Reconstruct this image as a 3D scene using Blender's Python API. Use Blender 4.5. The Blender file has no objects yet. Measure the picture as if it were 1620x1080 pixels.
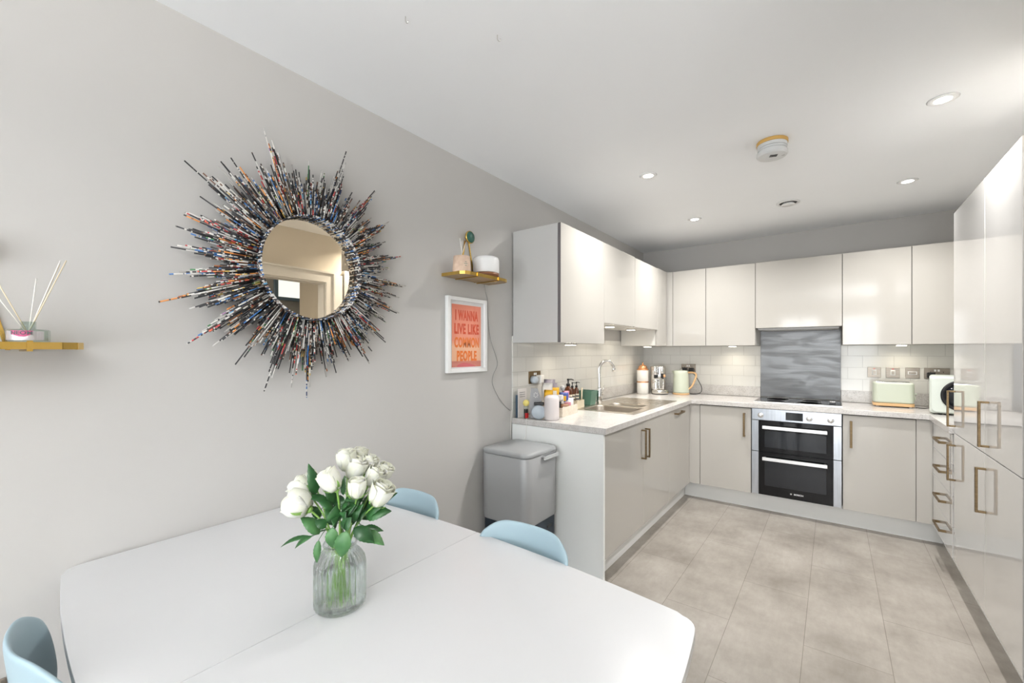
import bpy, bmesh, math, random
from mathutils import Vector, Matrix
random.seed(7)
S = bpy.context.scene
COL = S.collection
PI = math.pi

# ---------------------------------------------------------------- camera
H = 2.446                      # ceiling height
cam_d = bpy.data.cameras.new('camera'); cam = bpy.data.objects.new('camera', cam_d); COL.objects.link(cam)
cam_d.sensor_width = 36.0; cam_d.sensor_fit = 'HORIZONTAL'
cam_d.lens = 677.76 / 1620 * 36.0
cam_d.shift_y = 16.03 / 1620
cam_d.clip_start = 0.02
cam.location = (1.6983, -4.7159, 1.3459)
cam.rotation_euler = (PI/2, 0, 0.643)
S.camera = cam

# ---------------------------------------------------------------- world, exposure, daylight
w = bpy.data.worlds.new('world'); S.world = w; w.use_nodes = True
w.node_tree.nodes['Background'].inputs[0].default_value = (0.80, 0.90, 1.0, 1)
w.node_tree.nodes['Background'].inputs[1].default_value = 1.0
S.view_settings.view_transform = 'Standard'; S.view_settings.look = 'None'
S.view_settings.gamma = 1.0; S.view_settings.use_curve_mapping = False
S.view_settings.exposure = 0.2

def area(name, loc, rot, sx, sy, power, color, shape='RECTANGLE', spread=PI):
    l = bpy.data.lights.new(name, 'AREA'); l.shape = shape; l.size = sx
    if shape in ('RECTANGLE', 'ELLIPSE'): l.size_y = sy
    l.energy = power; l.color = color; l.spread = spread
    o = bpy.data.objects.new(name, l); COL.objects.link(o); o.location = loc; o.rotation_euler = rot
    return o
WIN_Z = (0.12, 2.18); WIN_Y = -8.1; RW = 4.4
WINS = [(0.65, 1.5), (1.8, 2.7), (3.1, 4.0)]
for i, (a, b) in enumerate(WINS):      # daylight entering through each window
    area('daylight', ((a+b)/2, WIN_Y-0.16, sum(WIN_Z)/2), (PI/2+.22, 0, 0), b-a, WIN_Z[1]-WIN_Z[0], 56, (0.93, 0.97, 1.0))

# ---------------------------------------------------------------- materials
def mat(name, color=(.8,.8,.8), rough=.5, metal=0, coat=0, spec=.5, emit=None, estr=0, trans=0, ior=1.45, alpha=1):
    m = bpy.data.materials.new(name); m.use_nodes = True
    b = m.node_tree.nodes['Principled BSDF']
    b.inputs['Base Color'].default_value = (*color, 1)
    b.inputs['Roughness'].default_value = rough; b.inputs['Metallic'].default_value = metal
    b.inputs['Coat Weight'].default_value = coat; b.inputs['Coat Roughness'].default_value = .03
    b.inputs['Specular IOR Level'].default_value = spec
    b.inputs['Transmission Weight'].default_value = trans; b.inputs['IOR'].default_value = ior
    if emit: b.inputs['Emission Color'].default_value = (*emit, 1); b.inputs['Emission Strength'].default_value = estr
    return m
def nd(m, t, **kw):
    n = m.node_tree.nodes.new(t)
    for k, v in kw.items():
        if hasattr(n, k): setattr(n, k, v)
        else: n.inputs[k].default_value = v
    return n
def lk(m, a, b): m.node_tree.links.new(a, b)
def ramp(m, fac, stops, interp='LINEAR'):
    r = nd(m, 'ShaderNodeValToRGB'); r.color_ramp.interpolation = interp
    e = r.color_ramp.elements
    while len(e) < len(stops): e.new(.5)
    for el, (p, c) in zip(e, stops): el.position = p; el.color = (*c, 1)
    lk(m, fac, r.inputs[0]); return r
def bsdf(m): return m.node_tree.nodes['Principled BSDF']
def coords(m, kind='Object', scale=(1,1,1)):
    tc = nd(m, 'ShaderNodeTexCoord'); mp = nd(m, 'ShaderNodeMapping'); mp.inputs['Scale'].default_value = scale
    lk(m, tc.outputs[kind], mp.inputs[0]); return mp.outputs[0]
def noisy(m, c1, c2, scale=4, vscale=(1,1,1), detail=4, lo=.35, hi=.65, bump=0, bscale=None, dist=.01):
    v = coords(m, 'Object', vscale)
    n = nd(m, 'ShaderNodeTexNoise'); n.inputs['Scale'].default_value = scale; n.inputs['Detail'].default_value = detail
    lk(m, v, n.inputs['Vector'])
    r = ramp(m, n.outputs[0], [(lo, c1), (hi, c2)]); lk(m, r.outputs[0], bsdf(m).inputs['Base Color'])
    if bump:
        bn = nd(m, 'ShaderNodeBump'); bn.inputs['Strength'].default_value = bump; bn.inputs['Distance'].default_value = dist
        n2 = nd(m, 'ShaderNodeTexNoise'); n2.inputs['Scale'].default_value = bscale or scale*8; lk(m, v, n2.inputs['Vector'])
        lk(m, n2.outputs[0], bn.inputs['Height']); lk(m, bn.outputs[0], bsdf(m).inputs['Normal'])
    return m
M = {}
M['wall'] = noisy(mat('wall_paint', rough=.75), (.515,.503,.486), (.53,.518,.50), 1.3, bump=.04, bscale=180, dist=.002)
M['wall_cream'] = noisy(mat('cream_wall_paint', rough=.75), (.70,.65,.56), (.73,.68,.59), 1.2)
M['ceiling'] = noisy(mat('ceiling_paint', rough=.85), (.87,.885,.905), (.89,.905,.925), 1.1, bump=.03, bscale=150, dist=.002)
M['hall'] = noisy(mat('hall_paint', rough=.8), (.50,.50,.49), (.53,.53,.52), 1.5)
M['trim'] = mat('white_gloss_trim', (.78,.77,.74), .3)
M['gloss'] = noisy(mat('gloss_cream_door', rough=.09, spec=.45, coat=.12), (.475,.455,.42), (.49,.47,.435), .9)
M['gloss_white'] = noisy(mat('gloss_tall_door', rough=.03, spec=.9, coat=.8), (.61,.60,.585), (.62,.61,.595), .9)
M['carcass'] = mat('cream_carcass_board', (.68,.66,.62), .35)
M['panel'] = mat('satin_end_panel', (.86,.875,.86), .38)
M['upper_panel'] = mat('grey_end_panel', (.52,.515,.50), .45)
M['edge'] = mat('dark_edge_strip', (.13,.12,.12), .5)
M['plinth'] = mat('satin_plinth', (.84,.845,.83), .3)
M['brass'] = noisy(mat('brushed_bronze', rough=.45, metal=1), (.17,.12,.065), (.24,.17,.095), 30, (1,1,8))
M['gold'] = noisy(mat('polished_gold', rough=.22, metal=1), (.66,.44,.11), (.74,.50,.15), 12)
M['steel'] = noisy(mat('stainless_steel', rough=.25, metal=1), (.62,.60,.56), (.70,.68,.64), 8, (1,12,1))
M['sinksteel'] = noisy(mat('sink_steel', rough=.28, metal=1), (.60,.55,.48), (.66,.61,.54), 6, (1,20,1))
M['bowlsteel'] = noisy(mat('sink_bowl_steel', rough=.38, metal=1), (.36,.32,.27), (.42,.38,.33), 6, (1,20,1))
M['chrome'] = mat('chrome', (.82,.82,.82), .07, 1)
M['ovensteel'] = noisy(mat('oven_steel', rough=.3, metal=1), (.46,.48,.51), (.54,.56,.60), 5, (20,1,1))
M['alu'] = mat('brushed_aluminium_bar', (.86,.86,.86), .3, .8)
M['black'] = mat('black_plastic', (.012,.012,.013), .35)
M['blackglass'] = mat('black_glass', (.004,.004,.005), .05, spec=.4)
M['ovenwin'] = mat('oven_window_glass', (.016,.018,.022), .08, spec=.6)
M['white'] = mat('white_plastic', (.80,.80,.80), .35)
M['offwhite'] = mat('offwhite_ceramic', (.84,.82,.78), .3)
M['gap_shadow'] = mat('painted_gap_shadow', (.05,.045,.04), .8)  # near-black strips that paint the shade in gaps between doors
M['socket'] = noisy(mat('brushed_nickel_plate', rough=.35, metal=.8), (.27,.235,.20), (.34,.30,.255), 20, (1,1,10))
M['sage'] = mat('sage_green_enamel', (.52,.555,.455), .3)
M['sage_pale'] = mat('pale_mint_enamel', (.62,.67,.61), .3)
M['wood'] = noisy(mat('light_beech', rough=.5), (.62,.38,.18), (.74,.48,.25), 6, (1,1,12))
M['darkwood'] = noisy(mat('walnut', rough=.45), (.16,.06,.025), (.28,.12,.05), 8, (2,2,14))
M['shelfwood'] = noisy(mat('brown_shelf_wood', rough=.4), (.30,.20,.10), (.42,.29,.15), 6, (10,1,1))
M['copper'] = mat('copper_tint', (.80,.42,.22), .25, .7)
M['blue'] = mat('pale_blue_plastic', (.335,.45,.505), .42)
M['table'] = noisy(mat('white_table_laminate', rough=.28), (.65,.655,.665), (.67,.675,.685), 2.0)
M['tableedge'] = mat('table_edge', (.66,.65,.63), .5)
M['bin'] = mat('grey_bin_body', (.37,.375,.38), .36, .15)
M['binlid'] = mat('grey_bin_lid', (.33,.34,.345), .38)
M['binbase'] = mat('dark_navy_bin_base', (.018,.026,.036), .35)
M['poster_frame'] = mat('white_picture_frame', (.82,.82,.81), .35)
M['mount'] = mat('white_mount_card', (.80,.80,.80), .6)
M['green_holder'] = mat('green_ceramic', (.09,.19,.14), .35)
M['cork'] = noisy(mat('blush_cork', rough=.7), (.66,.48,.36), (.76,.58,.45), 40)
M['teal'] = noisy(mat('green_stone_knob', rough=.3), (.02,.10,.075), (.05,.16,.12), 30)
M['yellow'] = mat('yellow_matt', (.85,.72,.22), .5)
M['packyellow'] = mat('yellow_packet', (.90,.50,.03), .45)
M['red'] = mat('red_label', (.60,.02,.02), .4)
M['navy'] = mat('dark_blue_card', (.05,.09,.14), .5)
M['paper'] = noisy(mat('white_paper', rough=.7), (.76,.72,.70), (.82,.79,.77), 10)
M['paleblue'] = mat('pale_blue_jar', (.50,.56,.62), .4)
M['greypouch'] = mat('grey_card_pouch', (.33,.33,.34), .6)
M['candle'] = mat('pinkish_white_ceramic', (.68,.625,.615), .35)
M['amber'] = mat('amber_glass', (.10,.028,.008), .08, spec=.8)
M['label'] = mat('cream_label', (.78,.72,.58), .6)
M['beige'] = mat('beige_tray', (.72,.64,.48), .5)
M['hessian'] = noisy(mat('cream_box_board', rough=.7), (.62,.55,.45), (.72,.65,.55), 60)
M['lav'] = mat('lilac_grey_packet', (.38,.35,.42), .4)
M['bluepack'] = mat('blue_packet', (.08,.12,.42), .35)
M['pinkpack'] = mat('pink_packet', (.70,.28,.36), .4)
M['clearpack'] = mat('milky_plastic_pouch', (.72,.70,.70), .2, spec=.8)
M['brownpack'] = mat('brown_packet', (.28,.14,.08), .45)
M['ochre'] = mat('ochre_plastic_ring', (.62,.38,.11), .5)
M['vent'] = mat('dark_vent_slot', (.06,.06,.06), .7)
M['alarmwhite'] = mat('alarm_white_plastic', (.66,.67,.67), .45)
M['alarmgrey'] = mat('alarm_grey', (.5,.5,.5), .5)
M['lamp'] = mat('lamp_diffuser', (1,1,1), .5, emit=(1,.97,.92), estr=14)
M['lampwarm'] = mat('warm_lamp_diffuser', (1,1,1), .5, emit=(1,.92,.78), estr=10)
M['sky'] = mat('hall_window_daylight', (1,1,1), .5, emit=(.72,.85,.98), estr=1.1)
M['winframe_blue'] = mat('blue_grey_window_frame', (.20,.29,.38), .5)
M['cord'] = mat('grey_cord', (.30,.30,.29), .5)
M['cordblack'] = mat('black_cord', (.02,.02,.02), .45)
M['petal'] = noisy(mat('white_petal', rough=.55), (.66,.67,.56), (.74,.74,.67), 30)
bsdf(M['petal']).inputs['Subsurface Weight'].default_value = .25
bsdf(M['petal']).inputs['Subsurface Radius'].default_value = (.02,.02,.012)
M['leaf'] = noisy(mat('rose_leaf', rough=.38), (.012,.055,.016), (.03,.11,.03), 25)
M['leaf_pale'] = noisy(mat('pale_rose_leaf', rough=.42), (.035,.12,.035), (.07,.18,.06), 25)
M['stem'] = mat('green_stem', (.20,.36,.08), .45)
M['screen'] = mat('display_glass', (.01,.012,.014), .08)
M['reed'] = mat('pale_reed', (.78,.68,.50), .6)
M['reedwhite'] = mat('white_reed', (.86,.84,.80), .6)
M['marks'] = mat('dark_print', (.08,.09,.10), .6)
M['greenprint'] = mat('green_print', (.10,.22,.18), .6)
M['hallfloor'] = mat('hall_dark_wood', (.12,.07,.04), .5)
M['neon'] = mat('magenta_label', (.55,.09,.22), .4)
M['silver'] = mat('silver_label', (.72,.70,.74), .25, .7)

# glass: real refraction for the vase, thin panes for windows and picture
def glassmat(name, tint, ior=1.45, rough=.0):
    m = bpy.data.materials.new(name); m.use_nodes = True; nt = m.node_tree
    b = bsdf(m); b.inputs['Base Color'].default_value = (*tint,1); b.inputs['Transmission Weight'].default_value = 1
    b.inputs['Roughness'].default_value = rough; b.inputs['IOR'].default_value = ior
    return m
M['glass'] = glassmat('clear_ribbed_glass', (.97,.99,.985), 1.4)
m = M['glass']; out = [n for n in m.node_tree.nodes if n.type == 'OUTPUT_MATERIAL'][0]
tr = nd(m, 'ShaderNodeBsdfTransparent'); tr.inputs[0].default_value = (.94,.97,.96,1); mx = nd(m, 'ShaderNodeMixShader'); mx.inputs[0].default_value = .62
lk(m, tr.outputs[0], mx.inputs[1]); lk(m, bsdf(m).outputs[0], mx.inputs[2]); lk(m, mx.outputs[0], out.inputs[0])
M['water'] = glassmat('water', (.96,.99,.97), 1.2)
def thinpane(name, tint=(1,1,1), f=.06):
    m = bpy.data.materials.new(name); m.use_nodes = True; nt = m.node_tree
    for n in list(nt.nodes):
        if n.type == 'BSDF_PRINCIPLED': nt.nodes.remove(n)
    out = [n for n in nt.nodes if n.type == 'OUTPUT_MATERIAL'][0]
    tr = nd(m, 'ShaderNodeBsdfTransparent'); tr.inputs[0].default_value = (*tint,1)
    gl = nd(m, 'ShaderNodeBsdfGlossy'); gl.inputs['Roughness'].default_value = .01
    lw = nd(m, 'ShaderNodeLayerWeight'); pw = nd(m, 'ShaderNodeMath', operation='POWER'); pw.inputs[1].default_value = 5; lw.inputs['Blend'].default_value = .5; lk(m, lw.outputs['Facing'], pw.inputs[0])
    fr = nd(m, 'ShaderNodeMath', operation='MULTIPLY_ADD'); fr.inputs[1].default_value = .8; fr.inputs[2].default_value = .03; lk(m, pw.outputs[0], fr.inputs[0])
    mx = nd(m, 'ShaderNodeMixShader')
    lk(m, fr.outputs[0], mx.inputs[0]); lk(m, tr.outputs[0], mx.inputs[1]); lk(m, gl.outputs[0], mx.inputs[2]); lk(m, mx.outputs[0], out.inputs[0])
    return m
M['pane'] = thinpane('clear_pane')
M['jar'] = thinpane('clear_jar_glass', (.88,.92,.90))
M['mirror'] = mat('mirror_silvering', (.95,.83,.66), .0, 1)

# worktop: white quartz with fine grey fleck and faint veining
m = mat('white_fleck_quartz', rough=.16); M['quartz'] = m
v = coords(m, 'Object')
n1 = nd(m, 'ShaderNodeTexNoise'); n1.inputs['Scale'].default_value = 170; n1.inputs['Detail'].default_value = 2; lk(m, v, n1.inputs['Vector'])
n2 = nd(m, 'ShaderNodeTexNoise'); n2.inputs['Scale'].default_value = 7; n2.inputs['Detail'].default_value = 6; n2.inputs['Distortion'].default_value = 1.2; lk(m, v, n2.inputs['Vector'])
r1 = ramp(m, n1.outputs[0], [(.33,(.42,.405,.39)), (.45,(.61,.59,.57))]); r2 = ramp(m, n2.outputs[0], [(.44,(1,1,1)), (.5,(.90,.89,.88)), (.56,(1,1,1))])
mx = nd(m, 'ShaderNodeMix', data_type='RGBA', blend_type='MULTIPLY'); mx.inputs[0].default_value = 1
lk(m, r1.outputs[0], mx.inputs[6]); lk(m, r2.outputs[0], mx.inputs[7]); lk(m, mx.outputs[2], bsdf(m).inputs['Base Color'])

# wall tiles: glossy brick bond 200 x 100
def tiles(name, axis):
    m = mat(name, rough=.12, spec=.6)
    tc = nd(m, 'ShaderNodeTexCoord'); sp = nd(m, 'ShaderNodeSeparateXYZ'); cb = nd(m, 'ShaderNodeCombineXYZ')
    lk(m, tc.outputs['Object'], sp.inputs[0]); lk(m, sp.outputs[axis], cb.inputs[0])
    ad = nd(m, 'ShaderNodeMath', operation='ADD'); ad.inputs[1].default_value = -.01 + 10
    lk(m, sp.outputs[2], ad.inputs[0]); lk(m, ad.outputs[0], cb.inputs[1])
    br = nd(m, 'ShaderNodeTexBrick'); br.offset = .5
    br.inputs['Color1'].default_value = (.68,.67,.635,1); br.inputs['Color2'].default_value = (.70,.69,.655,1)
    br.inputs['Mortar'].default_value = (.56,.55,.52,1); br.inputs['Scale'].default_value = 1
    br.inputs['Mortar Size'].default_value = .0018; br.inputs['Brick Width'].default_value = .2; br.inputs['Row Height'].default_value = .1
    lk(m, cb.outputs[0], br.inputs['Vector']); lk(m, br.outputs[0], bsdf(m).inputs['Base Color'])
    bn = nd(m, 'ShaderNodeBump'); bn.inputs['Strength'].default_value = .5; bn.inputs['Distance'].default_value = .002; bn.invert = True
    lk(m, br.outputs['Fac'], bn.inputs['Height'])
    n = nd(m, 'ShaderNodeTexNoise'); n.inputs['Scale'].default_value = 9; lk(m, cb.outputs[0], n.inputs['Vector'])
    b2 = nd(m, 'ShaderNodeBump'); b2.inputs['Strength'].default_value = .12; b2.inputs['Distance'].default_value = .006
    lk(m, n.outputs[0], b2.inputs['Height']); lk(m, bn.outputs[0], b2.inputs['Normal']); lk(m, b2.outputs[0], bsdf(m).inputs['Normal'])
    return m
M['tile_x'] = tiles('white_wall_tiles_far', 0); M['tile_y'] = tiles('white_wall_tiles_left', 1)

# floor: warm grey stone-effect vinyl planks, 0.31 m wide
m = mat('stone_effect_planks', rough=.42); M['floor'] = m
tc = nd(m, 'ShaderNodeTexCoord'); sp = nd(m, 'ShaderNodeSeparateXYZ'); cb = nd(m, 'ShaderNodeCombineXYZ')
lk(m, tc.outputs['Object'], sp.inputs[0])
a1 = nd(m, 'ShaderNodeMath', operation='ADD'); a1.inputs[1].default_value = 20 + .28; lk(m, sp.outputs[1], a1.inputs[0]); lk(m, a1.outputs[0], cb.inputs[0])
a2 = nd(m, 'ShaderNodeMath', operation='ADD'); a2.inputs[1].default_value = 9.61 - .97 + .31; lk(m, sp.outputs[0], a2.inputs[0]); lk(m, a2.outputs[0], cb.inputs[1])
br = nd(m, 'ShaderNodeTexBrick'); br.offset = .5
br.inputs['Scale'].default_value = 1; br.inputs['Mortar Size'].default_value = .0014; br.inputs['Brick Width'].default_value = .92; br.inputs['Row Height'].default_value = .31
br.inputs['Color1'].default_value = (1,1,1,1); br.inputs['Color2'].default_value = (.93,.925,.92,1); br.inputs['Mortar'].default_value = (.55,.53,.51,1)
lk(m, cb.outputs[0], br.inputs['Vector'])
n1 = nd(m, 'ShaderNodeTexNoise'); n1.inputs['Scale'].default_value = 2.6; n1.inputs['Detail'].default_value = 9; n1.inputs['Roughness'].default_value = .62; lk(m, tc.outputs['Object'], n1.inputs['Vector'])
mp = nd(m, 'ShaderNodeMapping'); mp.inputs['Scale'].default_value = (7, 2.2, 1); lk(m, tc.outputs['Object'], mp.inputs[0])
n2 = nd(m, 'ShaderNodeTexNoise'); n2.inputs['Scale'].default_value = 5; n2.inputs['Detail'].default_value = 8; n2.inputs['Roughness'].default_value = .7; lk(m, mp.outputs[0], n2.inputs['Vector'])
r1 = ramp(m, n1.outputs[0], [(.30,(.215,.193,.167)), (.52,(.315,.289,.257)), (.72,(.395,.366,.331))]); r2 = ramp(m, n2.outputs[0], [(.3,(.90,.895,.885)), (.7,(1.06,1.06,1.06))])
x1 = nd(m, 'ShaderNodeMix', data_type='RGBA', blend_type='MULTIPLY'); x1.inputs[0].default_value = 1
lk(m, r1.outputs[0], x1.inputs[6]); lk(m, r2.outputs[0], x1.inputs[7])
x2 = nd(m, 'ShaderNodeMix', data_type='RGBA', blend_type='MULTIPLY'); x2.inputs[0].default_value = 1
lk(m, x1.outputs[2], x2.inputs[6]); lk(m, br.outputs[0], x2.inputs[7]); lk(m, x2.outputs[2], bsdf(m).inputs['Base Color'])

# brushed steel splashback with wiped smears
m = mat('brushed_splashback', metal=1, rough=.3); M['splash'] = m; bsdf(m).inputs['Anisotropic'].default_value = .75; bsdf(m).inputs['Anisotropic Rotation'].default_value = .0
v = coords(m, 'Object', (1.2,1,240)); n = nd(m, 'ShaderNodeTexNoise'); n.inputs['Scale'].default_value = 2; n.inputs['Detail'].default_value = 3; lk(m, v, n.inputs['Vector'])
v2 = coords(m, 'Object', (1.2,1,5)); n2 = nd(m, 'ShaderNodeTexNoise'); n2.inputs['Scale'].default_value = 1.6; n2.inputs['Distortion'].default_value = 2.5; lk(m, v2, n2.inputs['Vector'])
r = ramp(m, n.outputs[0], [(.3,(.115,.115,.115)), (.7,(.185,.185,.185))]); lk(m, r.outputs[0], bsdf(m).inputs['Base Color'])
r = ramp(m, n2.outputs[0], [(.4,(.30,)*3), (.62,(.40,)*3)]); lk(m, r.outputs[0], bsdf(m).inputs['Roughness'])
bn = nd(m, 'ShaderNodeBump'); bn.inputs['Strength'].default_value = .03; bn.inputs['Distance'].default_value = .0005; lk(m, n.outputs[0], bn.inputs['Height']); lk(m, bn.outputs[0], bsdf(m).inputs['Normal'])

# rolled magazine paper: random bands of print along each tube (object coordinates, banded at random)
def magpaper(name, palette, seed):
    m = mat(name, rough=.35, spec=.5)
    at = nd(m, 'ShaderNodeAttribute'); at.attribute_name = 'UVMap'
    uvn = nd(m, 'ShaderNodeUVMap')
    sp = nd(m, 'ShaderNodeSeparateXYZ'); lk(m, uvn.outputs[0], sp.inputs[0])
    cb = nd(m, 'ShaderNodeCombineXYZ'); lk(m, sp.outputs[0], cb.inputs[0])
    mu = nd(m, 'ShaderNodeMath', operation='FLOOR'); lk(m, sp.outputs[1], mu.inputs[0]); lk(m, mu.outputs[0], cb.inputs[1])
    mp = nd(m, 'ShaderNodeMapping'); mp.inputs['Scale'].default_value = (26, 7.13, 1); mp.inputs['Location'].default_value = (seed*3.1, seed*7.7, seed); lk(m, cb.outputs[0], mp.inputs[0])
    wn = nd(m, 'ShaderNodeTexNoise'); wn.inputs['Scale'].default_value = 1.0; wn.inputs['Detail'].default_value = 2; lk(m, mp.outputs[0], wn.inputs['Vector'])
    wh = nd(m, 'ShaderNodeTexVoronoi'); wh.inputs['Scale'].default_value = .6; lk(m, mp.outputs[0], wh.inputs['Vector'])
    r = ramp(m, wn.outputs[0], palette, 'CONSTANT')
    sc = nd(m, 'ShaderNodeSeparateColor'); lk(m, wh.outputs['Color'], sc.inputs[0])
    r2 = ramp(m, sc.outputs[0], [(0,(.012,.012,.014)), (.34,(.58,.56,.53)), (.52,(.03,.028,.03)), (.80,(.42,.40,.38))], 'CONSTANT')
    gt = nd(m, 'ShaderNodeMath', operation='GREATER_THAN'); gt.inputs[1].default_value = .62; lk(m, sc.outputs[1], gt.inputs[0])
    mx = nd(m, 'ShaderNodeMix', data_type='RGBA'); lk(m, gt.outputs[0], mx.inputs[0]); lk(m, r.outputs[0], mx.inputs[6]); lk(m, r2.outputs[0], mx.inputs[7])
    lk(m, mx.outputs[2], bsdf(m).inputs['Base Color']); return m
K = (.02,.02,.022); Wt = (.66,.64,.60)
MAG = [magpaper('printed_paper_black_white', [(0,K),(.47,Wt),(.53,K),(.64,(.30,.28,.26))], 1),
       magpaper('printed_paper_blue', [(0,K),(.40,(.05,.16,.40)),(.50,Wt),(.56,(.03,.05,.12)),(.64,(.10,.32,.52))], 2),
       magpaper('printed_paper_red', [(0,K),(.42,(.45,.05,.05)),(.50,Wt),(.57,K),(.63,(.60,.12,.06))], 3),
       magpaper('printed_paper_orange', [(0,(.30,.10,.03)),(.42,(.68,.26,.06)),(.52,K),(.58,(.55,.38,.10)),(.66,Wt)], 4),
       magpaper('printed_paper_brown', [(0,K),(.42,(.16,.08,.05)),(.5,Wt),(.56,(.06,.04,.03)),(.64,(.30,.20,.15))], 5),
       magpaper('printed_paper_pale', [(0,Wt),(.44,(.52,.50,.48)),(.54,K),(.57,Wt),(.7,(.35,.20,.35))], 6),
       magpaper('printed_paper_green', [(0,K),(.42,(.06,.20,.08)),(.5,Wt),(.57,(.25,.30,.08)),(.64,K)], 7)]

# poster print: warm gradient art with a pink band at the foot
def posterart():
    m = mat('screen_print', rough=.6)
    v = coords(m, 'Generated')
    sp = nd(m, 'ShaderNodeSeparateXYZ'); lk(m, v, sp.inputs[0])
    r = ramp(m, sp.outputs[2], [(0,(.62,.22,.17)), (.09,(.62,.22,.17)), (.10,(.86,.48,.30)), (.33,(.88,.52,.34)), (.42,(.84,.33,.22)), (1,(.80,.26,.17))])
    lk(m, r.outputs[0], bsdf(m).inputs['Base Color']); return m
M['poster'] = posterart()
M['ink'] = mat('orange_red_ink', (.66,.075,.02), .6)
M['ink2'] = mat('orange_ink', (.82,.20,.03), .6)

# ---------------------------------------------------------------- mesh helpers
def bx(bm, x0, x1, y0, y1, z0, z1):
    vs = [bm.verts.new((x, y, z)) for x in (x0, x1) for y in (y0, y1) for z in (z0, z1)]
    for f in ((0,1,3,2),(4,6,7,5),(0,4,5,1),(2,3,7,6),(0,2,6,4),(1,5,7,3)): bm.faces.new([vs[i] for i in f])
    return vs
def box(x0, x1, y0, y1, z0, z1):
    bm = bmesh.new(); bx(bm, min(x0,x1), max(x0,x1), min(y0,y1), max(y0,y1), min(z0,z1), max(z0,z1)); return bm
def lathe(bm, prof, n=32, c=(0,0,0), axis='z', flute=None, smooth=True, oval=1.0):
    """prof: list of (r, h); revolved about axis through c"""
    rings = []
    for j, (r, h) in enumerate(prof):
        ring = []
        for i in range(n):
            a = 2*PI*i/n; rr = r
            if flute: rr = r*(1 + flute(a, j))
            if r < 1e-6: pass
            p = (rr*math.cos(a), rr*math.sin(a)*oval, h)
            if axis == 'x': p = (p[2], p[0], p[1])
            elif axis == 'y': p = (p[0], p[2], p[1])
            ring.append(p)
        if r < 1e-6: rings.append([bm.verts.new(tuple(ring[0][k]+c[k] for k in range(3)))])
        else: rings.append([bm.verts.new(tuple(q[k]+c[k] for k in range(3))) for q in ring])
    for a, b in zip(rings, rings[1:]):
        for i in range(n):
            k = (i+1) % n
            if len(a) == 1 and len(b) == 1: continue
            if len(a) == 1: f = (a[0], b[i], b[k])
            elif len(b) == 1: f = (a[i], b[0], a[k])
            else: f = (a[i], a[k], b[k], b[i])
            try: fc = bm.faces.new(f); fc.smooth = smooth
            except ValueError: pass
    for ring, flip in ((rings[0], 1), (rings[-1], 0)):
        if len(ring) > 2:
            try: bm.faces.new(ring[::-1] if flip else ring)
            except ValueError: pass
    return bm
def cyl(r, z0, z1, n=32, c=(0,0,0), axis='z', bev=0):
    b = min(bev, r*.5)
    prof = [(r, z0), (r, z1)] if not b else [(r-b, z0), (r-.3*b, z0+.3*b), (r, z0+b), (r, z1-b), (r-.3*b, z1-.3*b), (r-b, z1)]
    return lathe(bmesh.new(), prof, n, c, axis, smooth=bool(n > 12))
def tube(bm, pts, r, n=8, radii=None):
    pts = [Vector(p) for p in pts]; rings = []; up = None
    for i, p in enumerate(pts):
        t = (pts[min(i+1, len(pts)-1)] - pts[max(i-1, 0)]).normalized()
        if up is None:
            up = Vector((0,0,1)) if abs(t.z) < .9 else Vector((1,0,0))
        s = t.cross(up).normalized(); up = s.cross(t).normalized()
        rr = radii[i] if radii else r
        rings.append([bm.verts.new(p + s*math.cos(2*PI*k/n)*rr + up*math.sin(2*PI*k/n)*rr) for k in range(n)])
    for a, b in zip(rings, rings[1:]):
        for k in range(n): f = bm.faces.new((a[k], a[(k+1)%n], b[(k+1)%n], b[k])); f.smooth = True
    bm.faces.new(rings[0][::-1]); bm.faces.new(rings[-1]); return bm
def bez(p, n=16):
    """smooth Catmull-Rom through the points"""
    p = [Vector(q) for q in p]; out = []
    P = [p[0]*2-p[1]] + p + [p[-1]*2-p[-2]]
    for i in range(1, len(P)-2):
        for k in range(n):
            t = k/n; a, b, c, d = P[i-1], P[i], P[i+1], P[i+2]
            out.append(.5*((2*b) + (c-a)*t + (2*a-5*b+4*c-d)*t*t + (3*b-a-3*c+d)*t**3))
    out.append(p[-1]); return out
def prism(pts, z0, z1, axis='z'):
    bm = bmesh.new()
    def q(p, h): return (p[0], p[1], h) if axis == 'z' else ((h, p[0], p[1]) if axis == 'x' else (p[0], h, p[1]))
    a = [bm.verts.new(q(p, z0)) for p in pts]; b = [bm.verts.new(q(p, z1)) for p in pts]
    bm.faces.new(a[::-1]); bm.faces.new(b)
    for i in range(len(pts)): k = (i+1) % len(pts); bm.faces.new((a[i], a[k], b[k], b[i]))
    bmesh.ops.recalc_face_normals(bm, faces=bm.faces); return bm
def rrect(x0, x1, y0, y1, r, n=6):
    out = []
    for cx, cy, a0 in ((x1-r, y1-r, 0), (x0+r, y1-r, PI/2), (x0+r, y0+r, PI), (x1-r, y0+r, 1.5*PI)):
        for i in range(n+1): a = a0 + PI/2*i/n; out.append((cx+r*math.cos(a), cy+r*math.sin(a)))
    return out
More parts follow.
